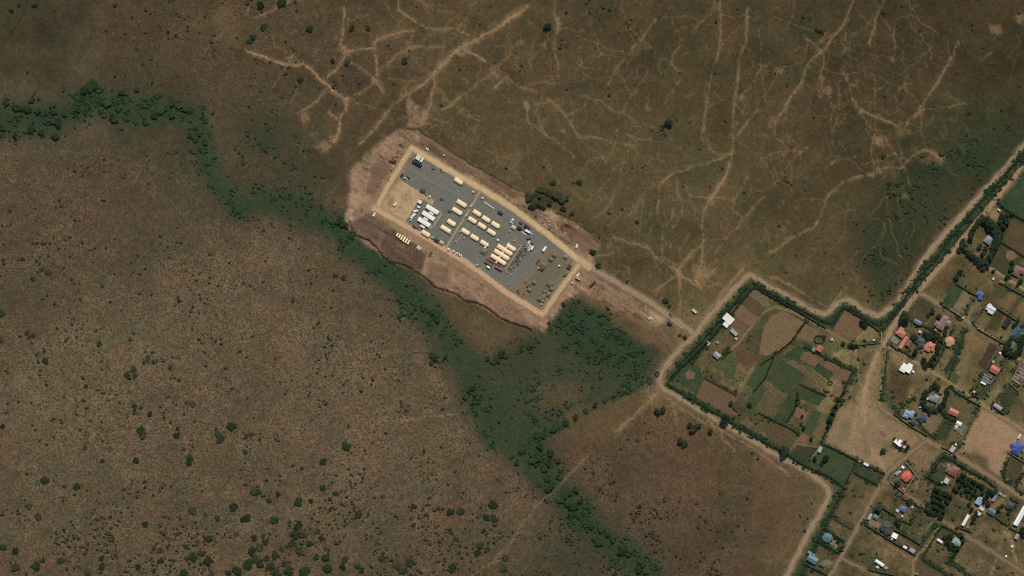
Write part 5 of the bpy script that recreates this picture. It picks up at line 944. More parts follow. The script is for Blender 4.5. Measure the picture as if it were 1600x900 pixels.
for x, y, L, w, h, c in ((855,341.2,2.2,1.4,.9,(196,176,146)),(857,346,2,1.6,.9,(176,156,130)),(859,351.4,3,2,1.1,(160,150,128)),(862.6,354.2,2.4,1.6,1,(140,132,112)),(858.4,357.6,1.8,1.6,1,(80,72,56)),(867.6,352.6,2.6,1.4,.9,(206,170,134)),(869.4,356.4,2.6,1.6,.9,(196,164,126)),(866,349.4,2.2,1.2,.8,(180,150,118)),(884,364,2.4,1.6,.9,(190,150,104)),(881.6,367.4,3,1.8,.9,(184,140,92)),(882.4,362.6,1.6,1.2,.7,(160,120,84)),(837.4,338,2.4,.9,1.2,(60,42,30)),(848,348,1.5,1,.9,(84,64,48))):
    crate(x, y, L, w, h, 90 * r_.random(), c, 'stacked material on bare soil north of the northeastern track', 'stacked materials north of the camp', 'material_stack', 'stack')
for x, y in ((808,455.6),(811,458),(813.2,453.2),(815.6,462),(818.4,460),(816.6,464),(809.6,453.8),(820.6,441.4)): crate(x, y, 1.5, 1.2, .9, 90*r_.random(), (70,56,42) if r_.random() < .6 else (150,116,90), 'small box scattered in the southwest corner of the earth yard', 'boxes in the earth yard corner')
for x, y in ((783,365.2),(781.2,367.7),(779.9,370.7),(784.8,372),(784.2,362)):
    t = thing('traffic_cone', x, y, 0, 'small red cone in the line right of the tan tents', 'cone', 'red cones on the gravel'); part('base', ('cone',), lambda: MB().box(-.35,.35,-.35,.35,0,.06), mat((140,80,64), .8, .1, 1, 'rubber'), t); part('body', ('cone',), lambda: MB().cyl(0,0,.06,.8,.3,10,.05), mat((176,92,72), .7, .1, 1, 'rubber'), t)
# tanks
for x, y, r, lb in ((671.6,307.2,1.25,'white tank beside the sand spit'),(739.4,300,1.0,'white tank near the top of the sandy lane, left side'),(753.8,309.6,1.05,'white tank near the top of the sandy lane, right side'),(801,343.6,1.35,'largest round white tank in the northeast gravel corner'),(777.7,375.2,1.3,'round white tank between the nine tents and the long tents'),(708.8,392.8,1.1,'white tank on the southern gravel edge below the lane'),(745.4,414,1.2,'beige tank on the southern gravel edge near the red containers'),(873.8,415.3,1.1,'lone pale tank in the middle of the earth yard'),(841.9,418.8,1.0,'pinkish pale tank left of the large upper olive tent'),(846.2,475.2,.9,'pale tank in the lowest corner of the earth yard'),(693.7,242.5,.8,'tiny white tank on bare soil north of the track'),(701,389.6,1.3,'white tank at the foot of the sandy lane'),(642,343.8,.8,'smallest white tank at the lower end of the tank row'),(796.4,361.2,.7,'tiny grey tank below the beige low tent'),(712.3,377.3,.7,'tiny white tank right of the lane near the southern gravel'),(725.2,372,.6,'tiny pale tank left of the bottom tent row'),(718.6,362.2,.6,'tiny pale tank by the lane at the bottom tent row'),(894,442.2,.9,'tiny white tank outside the eastern track'),(803,376,.6,'tiny pale tank above the short joined tent')): tank(x, y, r, lb, None, (200,172,142) if 'beige' in lb or 'pinkish' in lb else (228,222,208))
# vehicles
for x, y, a, c, k, L, lb in ((666.4,232,A,(240,230,212),'pickup',5.2,'white pickup on bare soil above the northern track'),(652.6,245,-58,(236,222,190),'truck',6.0,'cream truck, leftmost of three at the top gravel corner'),(655,246.6,-58,(240,228,200),'truck',6.0,'cream truck, middle of three at the top gravel corner'),(659.4,249.6,-58,(236,222,190),'truck',5.6,'cream truck, rightmost of three at the top gravel corner'),
 (648.7,253.8,A,(36,36,32),'truck',6.6,'black truck, left of two below the cream trucks'),(655,257.4,A,(34,34,32),'truck',6.2,'black truck, right of two below the cream trucks'),(677.6,263,A,(112,96,92),'car',4.8,'greyish pink car on the open northern gravel'),(690.6,266.3,A,(190,140,118),'pickup',5.2,'reddish pickup by the northern gravel edge'),(634.3,278.6,A,(176,182,188),'car',4.8,'silver car near the western gravel corner'),(637.4,277.4,A,(54,52,48),'car',4.6,'dark car beside the silver car at the western gravel'),
 (617,319.2,-50,(240,232,216),'car',4.6,'white car alone on the sandy yard'),(584.4,335.6,-60,(240,232,216),'car',4.6,'white car at the western corner outside the track'),(652.3,387.3,-50,(244,236,220),'pickup',5.0,'white pickup, left of two south of the southern track'),(655.2,389.4,-50,(244,236,220),'pickup',5.0,'white pickup, right of two south of the southern track'),(715.6,396.2,A,(226,220,208),'car',4.2,'white car, left of two on the southern gravel edge'),(719.2,398.4,A,(226,220,208),'car',4.2,'white car, right of two on the southern gravel edge'),
 (682.6,375.2,A,(58,54,48),'truck',6.2,'dark truck beside the southern track left of the pale olive tent'),(647.8,354.6,A,(96,66,50),'pickup',5.0,'brown pickup below the row of small white tank units'),(654.2,357.4,A,(150,142,126),'pickup',5.0,'grey pickup left of the tent below the white blocks'),(782,331.8,A,(66,68,66),'truck',6.0,'dark grey truck at the end of the long white beam'),(814,348.4,A,(92,60,50),'car',4.8,'dark red car on the northeast gravel'),(812.4,356.4,A,(48,52,48),'truck',6.0,'dark green truck left of the shorter white beam'),
 (823.8,354.6,40,(50,50,48),'truck',7.4,'black truck by the northeastern gravel edge'),(824.4,361.2,A,(240,234,222),'truck',5.6,'white truck below the black truck in the northeast'),(828.6,363.8,A,(206,200,188),'car',4.4,'pale car right of the white truck in the northeast'),(901,384.6,-70,(240,234,220),'car',4.4,'white car on bare soil north of the eastern gate'),(903,429.4,-50,(244,238,224),'car',4.4,'white car on soil east of the eastern track'),(903.6,435,A,(176,150,124),'truck',6.0,'tan truck on soil east of the eastern track'),
 (926.4,443,-40,(70,62,50),'truck',6.8,'dark truck beside the access road near the gate'),(1085,486,42,(206,196,178),'truck',6.2,'white van on bare soil near the road junction'),(1049,492.4,A,(120,118,112),'pickup',5.2,'grey pickup on the upper edge of the access road'),(1013.8,498,A,(176,170,156),'car',4.4,'white car, left of two below the access road'),(1017.2,496.8,A,(214,206,190),'car',4.6,'white car, right of two below the access road'),(1046.4,505.2,A,(52,44,38),'truck',5.8,'dark truck on the lower edge of the access road'),
 (702.5,330.5,A,(70,70,64),'car',4.2,'small dark car among the tents left of the lane'),(690.4,311,A,(84,86,78),'car',4.4,'dark grey car alone on the middle gravel'),(665.2,302.4,A,(150,132,84),'pickup',5.2,'olive yellow pickup between the dark tent and white tank'),(798.8,347.2,A,(214,206,190),'car',4.2,'pale car just below the largest white tank')):
    car(x, y, a, c, lb, k, None, L)
for x, y, lb in ((627,227.6,'dark steel trailer frame on bare soil west of the track corner'),(672.5,397.6,'dark steel trailer frame south of the southern track'),(840,410,'dark steel trailer frame left of the large upper olive tent')):
    t = thing('trailer_frame', x, y, A if y < 300 else -58, lb, 'trailer'); m = mat((52,40,32), .8, .15, .8, 'rust')
    for sy in (-1, 1): part('side_beam', (sy,), lambda: MB().box(-3, 3, sy*.9-.12, sy*.9+.12, .7, .95), m, t)
    for k in range(5): part('cross_beam', (k,), lambda: MB().box(-2.8+k*1.35, -2.5+k*1.35, -.78, .78, .72, .93), m, t)
    part('drawbar', (), lambda: MB().box(3, 4.4, -.1, .1, .6, .8), m, t)
    for sy in (-1, 1):
        for xx in (-1.4, -.3): part('wheel', (sy, xx), lambda: MB().wheel(xx, sy*.95, .42, .42, .25), mat((30,28,26), .9, .05, 1, 'rubber'), t)
# ------------------------------------------------------------------ the village: (x, y, L, W, angle, colour, label, style, wings)
OR = (214,104,72); TEAL = (84,116,116); GRY = (150,150,146); BLU = (74,92,150); DBL = (52,74,88); WHI = (228,224,214); CRM = (232,214,188); BRN = (136,84,68)
HS = [(1138,498,17,12,40,CRM,'cream flat-roofed house beside the reddish plots near the hedge','slab',((3,9,9,8,0),)),
(1147,519,13,6,44,(150,152,146),'grey flat-roofed block just below the cream house','slab',()), (1120,555,11,8.4,38,(150,150,148),'grey tin-roofed house in the northern farm','gable',()), (1107.5,537.6,6.4,3.4,-48,(166,166,160),'narrow grey shed near the farm hedge','mono',()), (1120.6,535,4.4,3.4,38,(150,146,140),'tiny grey shed above the grey tin-roofed house','mono',()), (1150,529,3,2.6,30,(240,232,220),'tiny white hut by the farm track','mono',()), (1106,534.4,2.6,2.4,10,(240,232,220),'tiny white hut beside the narrow grey shed','mono',()),
(1281.3,544.6,10,9,-60,(206,92,60),'orange-roofed farmhouse below the thorn enclosure','gable',()), (1271.5,546,7,5.6,-58,(118,126,112),'grey-green shed left of the orange farmhouse','mono',()), (1299.8,530.6,4.8,4.4,-20,(176,170,158),'small pale shed near the farm track','mono',()), (1365.2,531.4,3.6,3.2,20,(224,210,186),'small cream hut inside the walled green plot','mono',()),
(1407.5,520.5,14,11,38,OR,'orange hipped-roof house at the street junction','hip',((-3,-5,7,6,0),)), (1411.8,535,22,6.2,-58,(214,116,86),'long orange-roofed block below the junction house','gable',()), (1420,536,11,7,-58,(148,84,62),'brown-roofed block right of the long orange block','gable',()), (1433.6,503.4,12.4,7,27,(98,118,136),'steel-blue roofed shed below the big junction tree','gable',()),
(1473,504,24,11,-62,(146,104,92),'dusty pink hipped house beside the northern street','hip',((3,7,10,9,90),(-6,-6,9,8,90))), (1461,517,5.4,4,-55,(226,226,222),'white shed left of the dusty pink house','mono',()), (1437,518.2,4.4,3.4,15,(226,226,214),'tiny white shed above the dark grey house','mono',()), (1437.5,533,14,12,35,(74,78,78),'dark grey hipped house behind the orange block','hip',((4,4,9,9,45),)),
(1453.4,540.6,15,13,25,(220,108,78),'orange hipped house ringed by dark trees','hip',((-2,6,9,7,0),)), (1483.8,533.2,14,9,60,(212,140,86),'light orange star-shaped house in the dry plot','hip',((0,0,13,9,90),(3,3,8,7,45))), (1416,575,17,11,30,(240,226,200),'cream white house in the plot below the street','slab',((-4,4,10,9,0),(3,-6,8,7,0))), (1426.5,580.5,5,3,60,(240,236,226),'small white shed right of the cream white house','mono',()),
(1553.6,577.4,14,11,28,(214,100,66),'orange house beside the grey unfinished block','gable',((4,-2,7,8,90),)), (1562,551.2,4.6,4,40,(238,232,220),'white hut at the top of the narrow orange-house plot','mono',()), (1552,565,5,4.4,30,(166,162,150),'small grey shed above the orange house plot','mono',()), (1536,598.4,9,2.4,28,(232,226,214),'thin white shed below the grey unfinished block','mono',()), (1522,612,4,3.8,30,(206,198,182),'tiny pale hut at the bottom of the narrow plot','mono',()),
(1589,519,22,14,-58,(56,86,92),'large dark teal roof at the right edge among trees','hip',((0,8,12,9,90),)), (1582,539,11,9,-55,(108,106,98),'grey roof ringed by dark round trees','gable',()), (1572.4,504.2,14,9.4,-58,(46,46,48),'black-roofed house beside the upper village wall','gable',()),
(1531,459.6,11,9,40,BLU,'blue-roofed house at the corner of the walled plots','hip',((3,4,7,6,45),)), (1548,482.4,15,8,28,(206,204,196),'white many-gabled house below the blue house','gable',((-4,-1,11,5,90),(0,1,12,5,90),(4,2,10,5,90))), (1588.6,423.4,16,12,-62,(146,88,74),'red-brown house by the upper right street','hip',((4,6,10,9,90),)), (1564.4,441,8,4.6,25,(136,88,66),'small red-brown shed beside the upper right street','gable',()), (1552,435.4,5,3.4,-70,(196,186,170),'pale shed above the brown rubble yard','mono',()), (1504.4,496.4,4.4,3.6,30,(170,166,156),'tiny grey hut at the street side of the dry plots','mono',()),
(1560.6,328,6.6,3.2,35,(206,190,164),'small pale roof beside the orange soil yard','mono',()), (1544,375,12,11,-55,(128,138,138),'pale grey-blue roof hidden in the dark grove','hip',()), (1461.6,622.5,12,10,-60,(124,132,140),'grey-blue roofed house ringed by dark hedge trees','hip',((-3,-6,8,7,0),)), (1471.6,609.6,12,6,-60,(150,102,74),'brown-roofed block above the tree-ringed house','gable',()), (1450,623,4.4,4,20,(220,212,196),'tiny white hut left of the grey-blue roofed house','mono',()), (1437.6,635.8,3.2,3.2,20,(226,214,196),'tiny cream hut above the dark blue house','mono',()),
(1440.2,653,13,11,-40,DBL,'dark blue hipped house left of the bare plot','hip',((2,3,8,8,45),)), (1420,646.6,15,9,25,(126,146,170),'pale blue roofed house by the lower street','hip',((-3,5,8,6,0),(4,-3,8,7,90))), (1426,659,8,7,40,(66,70,70),'dark grey roof touching the pale blue house','hip',()), (1489.8,644,15,9.6,25,(214,100,72),'orange gabled house alone in the green plot','gable',()), (1498,661.6,9,6,25,(230,226,216),'white roofed house above the concrete rooms','gable',()), (1493.6,668,6,8,25,(168,168,160),'grey roof joined below the white roofed house','gable',()), (1493.4,694.4,3.4,3.4,0,(236,230,220),'tiny white hut near the street corner compound','mono',()), (1488,701.4,10,7,-55,(166,164,152),'pale grey roof at the lower corner of the narrow compound','mono',()),
(1558.6,635.8,14,5.4,32,(158,156,146),'long pale grey shed beside the middle street','gable',()), (1592.6,681.5,8.4,3.2,-62,(196,190,176),'narrow grey shed above the big blue roof','mono',()), (1589.6,700,20,15,-58,(60,78,150),'big bright blue roof at the right edge','hip',((2,-3,16,12,45),)), (1489.6,736,15,13,-62,(146,82,64),'red-brown complex house inside the hedged compound','hip',((-2,-7,9,9,90),(4,2,12,8,90))), (1482,727,6,5,-55,(130,136,138),'grey-blue lean-to beside the red-brown complex','mono',()), (1478.6,751,8.4,7.4,-58,(186,176,160),'pale grey square shed below the red-brown complex','mono',()), (1471.6,753.6,3,3,0,(200,188,168),'tiny pale hut beside the pale grey square shed','mono',()),
(1529.4,783,11,10,-60,(138,158,182),'pale blue roofed house beside the plantation','gable',((4,2,8,6,90),)), (1533.4,794.4,8,5,35,(206,192,170),'cream roof below the pale blue house','mono',()), (1528.8,802,6,8,-58,(196,190,180),'pale grey roof second below the pale blue house','mono',()), (1508.6,812.6,19,4.6,-60,(240,230,210),'long narrow white shed in the brown plot','gable',()), (1548.8,799,13,9.4,32,(82,112,122),'teal-blue gabled house left of the green lawn','gable',()), (1578,789.4,12,10,25,(58,72,72),'dark green-grey house at the top of the lawn compound','hip',((-2,3,7,7,45),)), (1553.6,777.6,12,4.4,-60,(126,132,128),'long grey shed near the lower street','mono',()), (1563,771.4,6,4,32,(150,152,146),'grey shed, left of two at the lower street','mono',()), (1568.8,774.8,4.4,4,32,(158,158,150),'grey shed, right of two at the lower street','mono',()), (1594,806,33,7.6,-61,(242,234,218),'longest white shed at the right edge','gable',()), (1588.7,838,8.4,5.6,-60,(150,150,142),'grey shed alone below the longest white shed','gable',()), (1581.2,853.4,5,4,-60,(210,204,190),'small white shed below the lone grey shed','mono',()), (1571.8,869,3.6,3.4,0,(244,238,226),'tiny bright white hut beside the diagonal street','mono',()),
(1468,845,10,3.8,32,(236,226,206),'short white shed left of the pale teal house','gable',()), (1494.6,847,14,8,35,(136,158,148),'pale teal roofed house among dark trees','hip',((-2,0,12,7,90),)), (1410.2,795,10.4,8.6,28,(78,100,152),'small blue roofed house in the lower walled plot','hip',()), (1402,797.8,6,4.6,40,(196,184,164),'cream lean-to left of the small blue house','mono',()), (1409.6,806.4,4.2,3.6,30,(206,200,176),'tiny cream hut below the small blue house','mono',()), (1425.2,792.2,4.2,2.8,-55,(212,180,140),'tiny sandy hut right of the small blue house','mono',()), (1359,806.8,10,4,-62,(158,168,164),'narrow pale teal shed by the western street','mono',()), (1368.2,807.6,8,6.4,35,(88,122,118),'teal hipped shed left of the lawn strip','hip',()),
(1397.6,836.8,9.4,8.4,26,(240,238,228),'square white roof on the brown yard','slab',()), (1393.6,842,3,3,26,(206,204,190),'tiny white hut beside the square white roof','mono',()), (1413.8,854.8,7,5,30,(226,222,210),'small white roof in the long lower compound','mono',()), (1425.2,859.6,9,6,32,(150,152,146),'grey roof at the lower end of the long compound','mono',()), (1416,744.4,15,11,-50,(232,84,54),'bright orange-red star-shaped house in the walled plot','hip',((0,0,14,9,90),(4,-1,9,8,45))), (1410.6,729.8,5.2,4.4,30,(246,242,232),'bright white hut above the orange-red house','mono',()), (1401.4,739.2,6.6,5.6,-45,(150,154,144),'grey shed left of the orange-red house','mono',()), (1411.2,764,4.4,4.2,30,(220,100,78),'tiny orange hut at the tip of the walled plot','gable',()), (1405.6,736.8,2.6,2.4,0,(232,228,216),'tiny white tank hut touching the grey shed','mono',()),
(1402,692.8,14,4.4,40,(250,246,238),'bright white angular roof on the open brown ground','slab',((1,-4,5,8,0),(-5,-2,3,4,0))), (1413.2,698.6,5,3.4,-40,(196,196,188),'small grey hut right of the bright white angular roof','mono',()), (1353,725.2,8.4,4.2,30,(222,216,200),'white shed at the top of the dark green plot','mono',()), (1342.8,720.6,3.2,2.8,20,(170,170,160),'tiny grey hut left of the white shed','mono',()), (1281.2,702.4,9,5,-68,(168,174,170),'pale grey shed at the corner of the farm plots','gable',()), (1292.4,840,14,10,30,TEAL,'teal many-hipped house in the hedged yard','hip',((0,0,14,8,90),(4,-2,9,7,45))), (1269.2,873.4,16,11,32,(96,136,140),'teal gabled house near the bottom edge','gable',((-6,-6,12,4,0),)), (1285,882,9,5,32,(72,104,104),'small dark teal roof right of the bottom teal house','mono',()),
(1374,879.6,15.6,4.8,34,(246,240,228),'long white shed near the bottom edge','gable',()), (1371,886,5,4,30,(206,202,190),'small pale shed touching the long bottom shed','mono',()), (1384,887,5,4,34,(176,176,168),'small grey shed right of the long bottom shed','mono',()), (1432,896.4,7,4,20,(126,124,112),'small grey roof at the bottom edge street','mono',()), (1384,822.6,16,14,30,(72,70,66),'large dark grey many-hipped house beside the brown yard','hip',((0,0,18,9,90),(5,5,12,10,45)))]
for x, y, L, w, a, c, lb, stl, wg in HS:
    small = L < 7.5
    house(x, y, L, w, a, c, lb, stl, 'hut' if small else 'house', 'hut' if small else 'house', wings=wg, wall=(190,172,146) if stl != 'slab' else (206,188,160))
ruin(1543,591,18,13,28,(150,152,146),'grey unfinished block with open rooms below the orange house',4,3); ruin(1594,586,16,26,32,(168,146,126),'pinkish roofless walls at the right edge',4,5); ruin(1503.6,671.5,11,14,28,(164,152,134),'rows of bare concrete rooms in the narrow compound',2,6,1.4); ruin(1380,677.6,10,5.4,30,(156,124,98),'low brown foundation walls on the open ground',4,2,1.0); ruin(1547,441,7,5,30,(158,128,108),'brown rubble walls in the upper plots',2,2,1.0); ruin(1527,494,3.4,9,30,(120,84,60),'narrow red-brown foundation strip in the walled plots',1,3,.6); ruin(1544,452,2.6,12,32,(128,92,72),'long low brown wall remains beside the blue house',1,4,.8); ruin(1301,821,8,4,30,(140,110,84),'crumbled brown walls in the plot above the teal house',3,1,1.1); ruin(1398.4,531,11,8,36,(166,150,126),'pale paved yard with low walls beside the orange junction house',1,1,.8); ruin(1420,850,12,5,30,(124,96,76),'brown roofless rooms in the long lower compound',4,1,1.2)
# thorn enclosures
def ring(pts, label):
    t = hedge(pts + [pts[0]], 1.6, label, 'olive', 1.4, 1.2); t.name = 'thorn_enclosure'; t['category'] = 'enclosure'
ring([(1272,532),(1275,525),(1281,524.5),(1286,527),(1288.5,532),(1284,537),(1276,536)], 'brown ring of thorn brush above the orange farmhouse'); ring([(1285,524.5),(1290,525),(1290,528.6),(1286.5,528.6)], 'small brown ring of thorn brush touching the larger ring')
ring([(1297 + 3.4*math.cos(a), 598.6 + 3.4*math.sin(a)) for a in np.linspace(0, 6.28, 9)[:-1]], 'small round green bed ring in the farm plots')
ring([(1023,585),(1028,588.5),(1030,583.5),(1026.5,580.5)], 'tiny thorn brush corner beside the road bend')
# boundary walls
for lb, c, H, pts in WALLS:
    wall_line(pts, lb, tuple(int(v*.86) for v in c), H * 1.25)  # tint darkened and height raised to deepen the walls' shadow lines
# hedges
for lb, w, tn, H, pts in HEDGES:
    hedge(pts, w, lb, tn, H)

# ------------------------------------------------------------------ trees
def trees(lst, label, group, tone='dark', hr=1.0):
    for i, q in enumerate(lst): tree(q[0], q[1], q[2] * rnd.uniform(.85, 1.15), label, group, 'dark' if tone == 'green' and i % 3 == 0 else tone, hr * rnd.uniform(.85, 1.15))
for x, y, r, tn, lb in ((1412.4,495.6,8,'dark','big round dark tree at the junction'),(1133,655,7,'blue','blackish tree on the lower road hedge, upper of two'),(1225,704,7,'blue','dark round tree on the lower road hedge, lower of two'),(1351,502,6,'blue','dark tree beside the wall of the walled green plot'),(1402,755,5.4,'grey','round grey-green tree in the orange-red house plot'),(1500,424.6,4,'dark','round tree, upper of two in the dry upper plot'),(1494.4,432.6,4,'dark','round tree, lower of two in the dry upper plot'),(1457,485.4,4,'dark','dark tree above the striped vegetable plot'),(1450.4,492.4,2.4,'dark','small dark tree left of the striped vegetable plot'),(1290,716,5,'dark','dark round shrub tree in the dark green plot'),(1272.6,717,3.4,'dark','small dark tree left in the dark green plot'),(1284,724,3,'dark','small dark tree low in the dark green plot'),(1268,684.6,3,'dark','small round tree between the farm strips'),(1404,813.6,5,'dark','dark tree below the small blue house'),(1372.6,793.6,5,'grey','dark tree at the top corner of the lawn strip'),(1420,783,4,'dark','dark tree by the street above the small blue house'),(1380,704,4,'olive','pale bush tree on the open brown ground'),(1576,800,3.4,'dark','dark small tree on the lawn'),(1171.6,631.6,3.6,'olive','dark reddish tree in the brown farm field'),(856,40,5,'blue','lone dark tree in the northern grassland'),(1045,191,5,'blue','dark tree beside the scattered shrubs in the northern grassland'),(1142,630,3,'dark','small tree at the brown farm field edge'),(1317,537,3,'dark','small tree beside the farm track bend')):
    tree(x, y, r, lb, None, tn)
trees([(1329,539,3.2),(1333,541,3.4),(1337,540,3)], 'small dark tree in the clump beside the farm track end', 'clump at the farm track end')
trees([(1534,341,5),(1528,346,4.6),(1540,344,5),(1547,350,5.4),(1553,354,5.2),(1560,358,5),(1566,354,5),(1572,346,4.6),(1566,338,4.6),(1574,336,4),(1558,364,4.8),(1552,361,4.6),(1545,358,4.4),(1522,356,4.6),(1518,363,4.8),(1517,371,4.4),(1504,377,4.6),(1503,384,4.8),(1498,391,3.6),(1507,391,4.4),(1514,396,4.4),(1520,401,4.6),(1526,406,4.8),(1533,410,5),(1540,408,4.8),(1546,401,4.8),(1550,394,4.8),(1553,386,5),(1556,378,4.8),(1557,371,4.4),(1536,396,3.6),(1540,388,3.6),(1530,385,3.2),(1536,420,3.6),(1530,413,4),(1562,346,4.4),(1580,334,3.6)], 'dark tree in the grove round the hidden grey-blue roof', 'grove at the upper right', 'blue')
trees([(1447,612,4.4),(1443,620,4.6),(1442,629,4.4),(1446,636,4.6),(1453,640,4.8),(1461,641,4.6),(1468,636,4.4),(1474,629,4.4),(1477,620,4.2),(1480,611,4),(1454,606,4.4),(1461,602,4.2),(1466,606,3.6)], 'dark tree in the ring round the grey-blue roofed house', 'tree ring round the grey-blue house', 'blue')
trees([(1572,545,5),(1574,536,5),(1592,546,5),(1587,552,5.4),(1578,552,5.2),(1595,537,5),(1590,531,4),(1580,529,4),(1571,552,4)], 'dark round tree beside the ringed grey roof at the right edge', 'trees round the right-edge grey roof', 'dark')
trees([(1445,521,4.2),(1452,525,4.6),(1459,528,4.8),(1465,523,4.6),(1470,530,4.6),(1466,540,4.6),(1464,549,4.6),(1459,558,4.4),(1454,565,4.4),(1447,569,4.6),(1443,563,4.2),(1428,527,5),(1430,549,4),(1476,519,3.6),(1478,512,3.6),(1466,494,3.4),(1458,518,3.6)], 'dark tree beside the orange house ringed by trees', 'trees round the ringed orange house', 'dark')
r_ = random.Random(5)
for i in range(7):
    for j in range(5):
        x = 1462 + i*4.2 - j*3.4 + r_.uniform(-1, 1); y = 764 + i*1.9 + j*8 + r_.uniform(-1, 1)
        if r_.random() < .85: tree(x - 2, y, r_.uniform(2.6, 3.6), 'dark tree in the dense plantation block left of the brown plot', 'dense plantation block', 'dark', 1.2)
for i in range(9):
    for j in range(4):
        x = 1502 + i*5.4 - j*4 + r_.uniform(-1, 1); y = 741 + i*3.2 + j*7 + r_.uniform(-1, 1)
        if r_.random() < .7 and y < 784: tree(x, y, r_.uniform(2.2, 3.4), 'dark tree in the loose plantation beside the red-brown complex', 'loose plantation rows', 'dark', 1.3)
trees([(1484,838,4),(1480,846,4),(1486,852,4.4),(1500,836,4),(1504,846,3.6),(1490,858,3.6),(1476,838,3.6),(1496,856,3.4),(1488,832,3.6)], 'dark tree crowding the pale teal roofed house', 'trees round the pale teal house', 'dark')
trees([(1525,800,3.4),(1522,808,3),(1518,816,3),(1560,795,4),(1566,790,3.4),(1544,786,4),(1542,776,3.4),(1518,796,3.4),(1514,788,3.4),(1552,769,4.6),(1546,768,4),(1556,766,3.6)], 'dark tree between the pale blue and teal-blue houses', 'trees between the lower houses', 'dark')
trees([(1318,612,3),(1311,624,3.2),(1306,634,3.4),(1301,644,3.4),(1297,656,3.6),(1294,666,3.4)], 'dark tree along the farm hedge facing the open brown ground', 'farm hedge trees', 'dark')
trees([(1246,622,2.6),(1244,632,2.2),(1253,650,2.4),(1256,668,3),(1252,662,2.2)], 'small dark tree among the farm strips', 'farm strip trees', 'dark')
trees([(1590,502,4),(1596,510,4),(1586,507,3.6),(1598,526,4)], 'dark tree beside the teal roof at the right edge', 'trees beside the right-edge teal roof', 'blue')
trees([(1597,828,5),(1599,836,4.6)], 'dark tree below the longest white shed', 'trees below the longest white shed', 'dark')
trees([(1582,410,3.6),(1580,420,3.6),(1594,440,3.6),(1590,445,3),(1574,433,3.4),(1552,423,3),(1543,417,3)], 'small dark tree near the red-brown house by the upper street', 'trees near the red-brown house', 'dark')
trees([(1407,700,3),(1414,690,2.6),(1419,697,2.8),(1417,701,2.6),(1398,686,2.2)], 'small dark tree around the bright white angular roof', 'trees round the white angular roof', 'dark')
trees([(137,135,6),(147,131,6),(142,138,5.4),(131,141,5),(190,144,4.6),(214,140,4.2),(25,167,5),(33,170,5),(42,169,5.4),(50,156,5),(60,173,5),(72,176,5.4),(85,175,5),(81,165,4),(102,179,4.6),(92,192,6),(82,190,5),(87,212,5),(50,202,5.6),(65,205,5),(40,204,5),(24,211,5),(160,172,5.4),(167,162,5),(175,182,5),(163,180,5),(185,170,4.6),(180,187,4.4),(212,190,4.4),(227,192,4.6),(242,180,5),(252,172,5),(270,180,4.8),(270,162,5),(280,167,5),(290,170,5),(297,172,4.4),(122,172,4.4),(297,210,4.6),(305,217,5),(312,208,4),(320,222,4.2),(10,160,4.4),(5,200,5)], 'dark tree along the upper-left stream thicket', 'upper-left stream trees', 'green', .45)
trees([(527,347,5),(535,350,5.6),(542,352,5),(532,342,4),(629,489,4.6),(624,494,3.6),(661,481,4),(677,485,5),(683,492,5),(684,501,4),(644,489,3.6),(676,554,5),(680,560,4.8),(675,566,4.4),(777,560,5),(784,553,5),(762,560,4.4),(771,566,4),(739,607,4.6),(727,620,4.4),(743,614,4.4),(733,612,4),(790,556,4)], 'dark tree in the middle stream corridor', 'middle stream trees', 'green', .45)
trees([(845,697,6),(860,707,6),(872,720,5),(840,717,6),(832,720,5.4),(850,732,6),(857,722,5.4),(855,747,5.6),(862,757,5),(857,765,4.6),(875,782,6),(882,775,6),(890,770,5),(900,765,5.4),(907,782,5.4),(897,792,5.6),(886,786,5),(893,802,5),(903,806,5),(925,822,5.6),(940,825,5.6),(930,842,5.6),(936,848,5),(950,836,4.6),(958,842,4.4),(975,855,6),(985,857,6),(972,862,5),(982,866,5),(1000,875,5.4),(1005,882,5.4),(998,890,5),(1010,893,5),(807,722,5),(816,704,5),(800,712,4.4)], 'dark tree in the lower stream corridor', 'lower stream trees', 'green', .45)
trees([(880,475,3.6),(861,512,3.8),(858,504,3.4),(871,508,3.4),(922,487,3.4),(890,520,3.2),(905,470,2.8),(915,482,2.6),(940,505,3),(985,535,3.6),(1005,548,3.8),(1015,560,3.4),(870,520,3.2),(895,500,3.2),(975,600,3.8),(930,632,4),(945,625,4),(915,642,4),(900,652,4),(885,660,4.2),(865,672,4.2),(850,682,4.2),(960,618,3.8),(925,527,3)], 'dark bushy tree in the green marsh below the camp', 'marsh trees', 'green', .45)
trees([(827,307,6),(837,317,6.6),(845,297,6),(850,310,7),(860,302,6),(870,305,6),(877,312,6),(885,310,4.4),(830,322,5),(847,318,6.6),(840,306,6),(858,314,5)], 'dark tree in the thick clump beside the northeastern track', 'tree clump northeast of the camp', 'olive', .6)
trees([(1062,688,5),(1070,692,4.6),(1078,664,4.4),(1086,668,4.6),(1092,664,4),(1080,672,4),(1028,642,4.6),(1036,640,4),(1110,674,4)], 'dark bush tree below the road fork', 'trees below the road fork', 'olive')
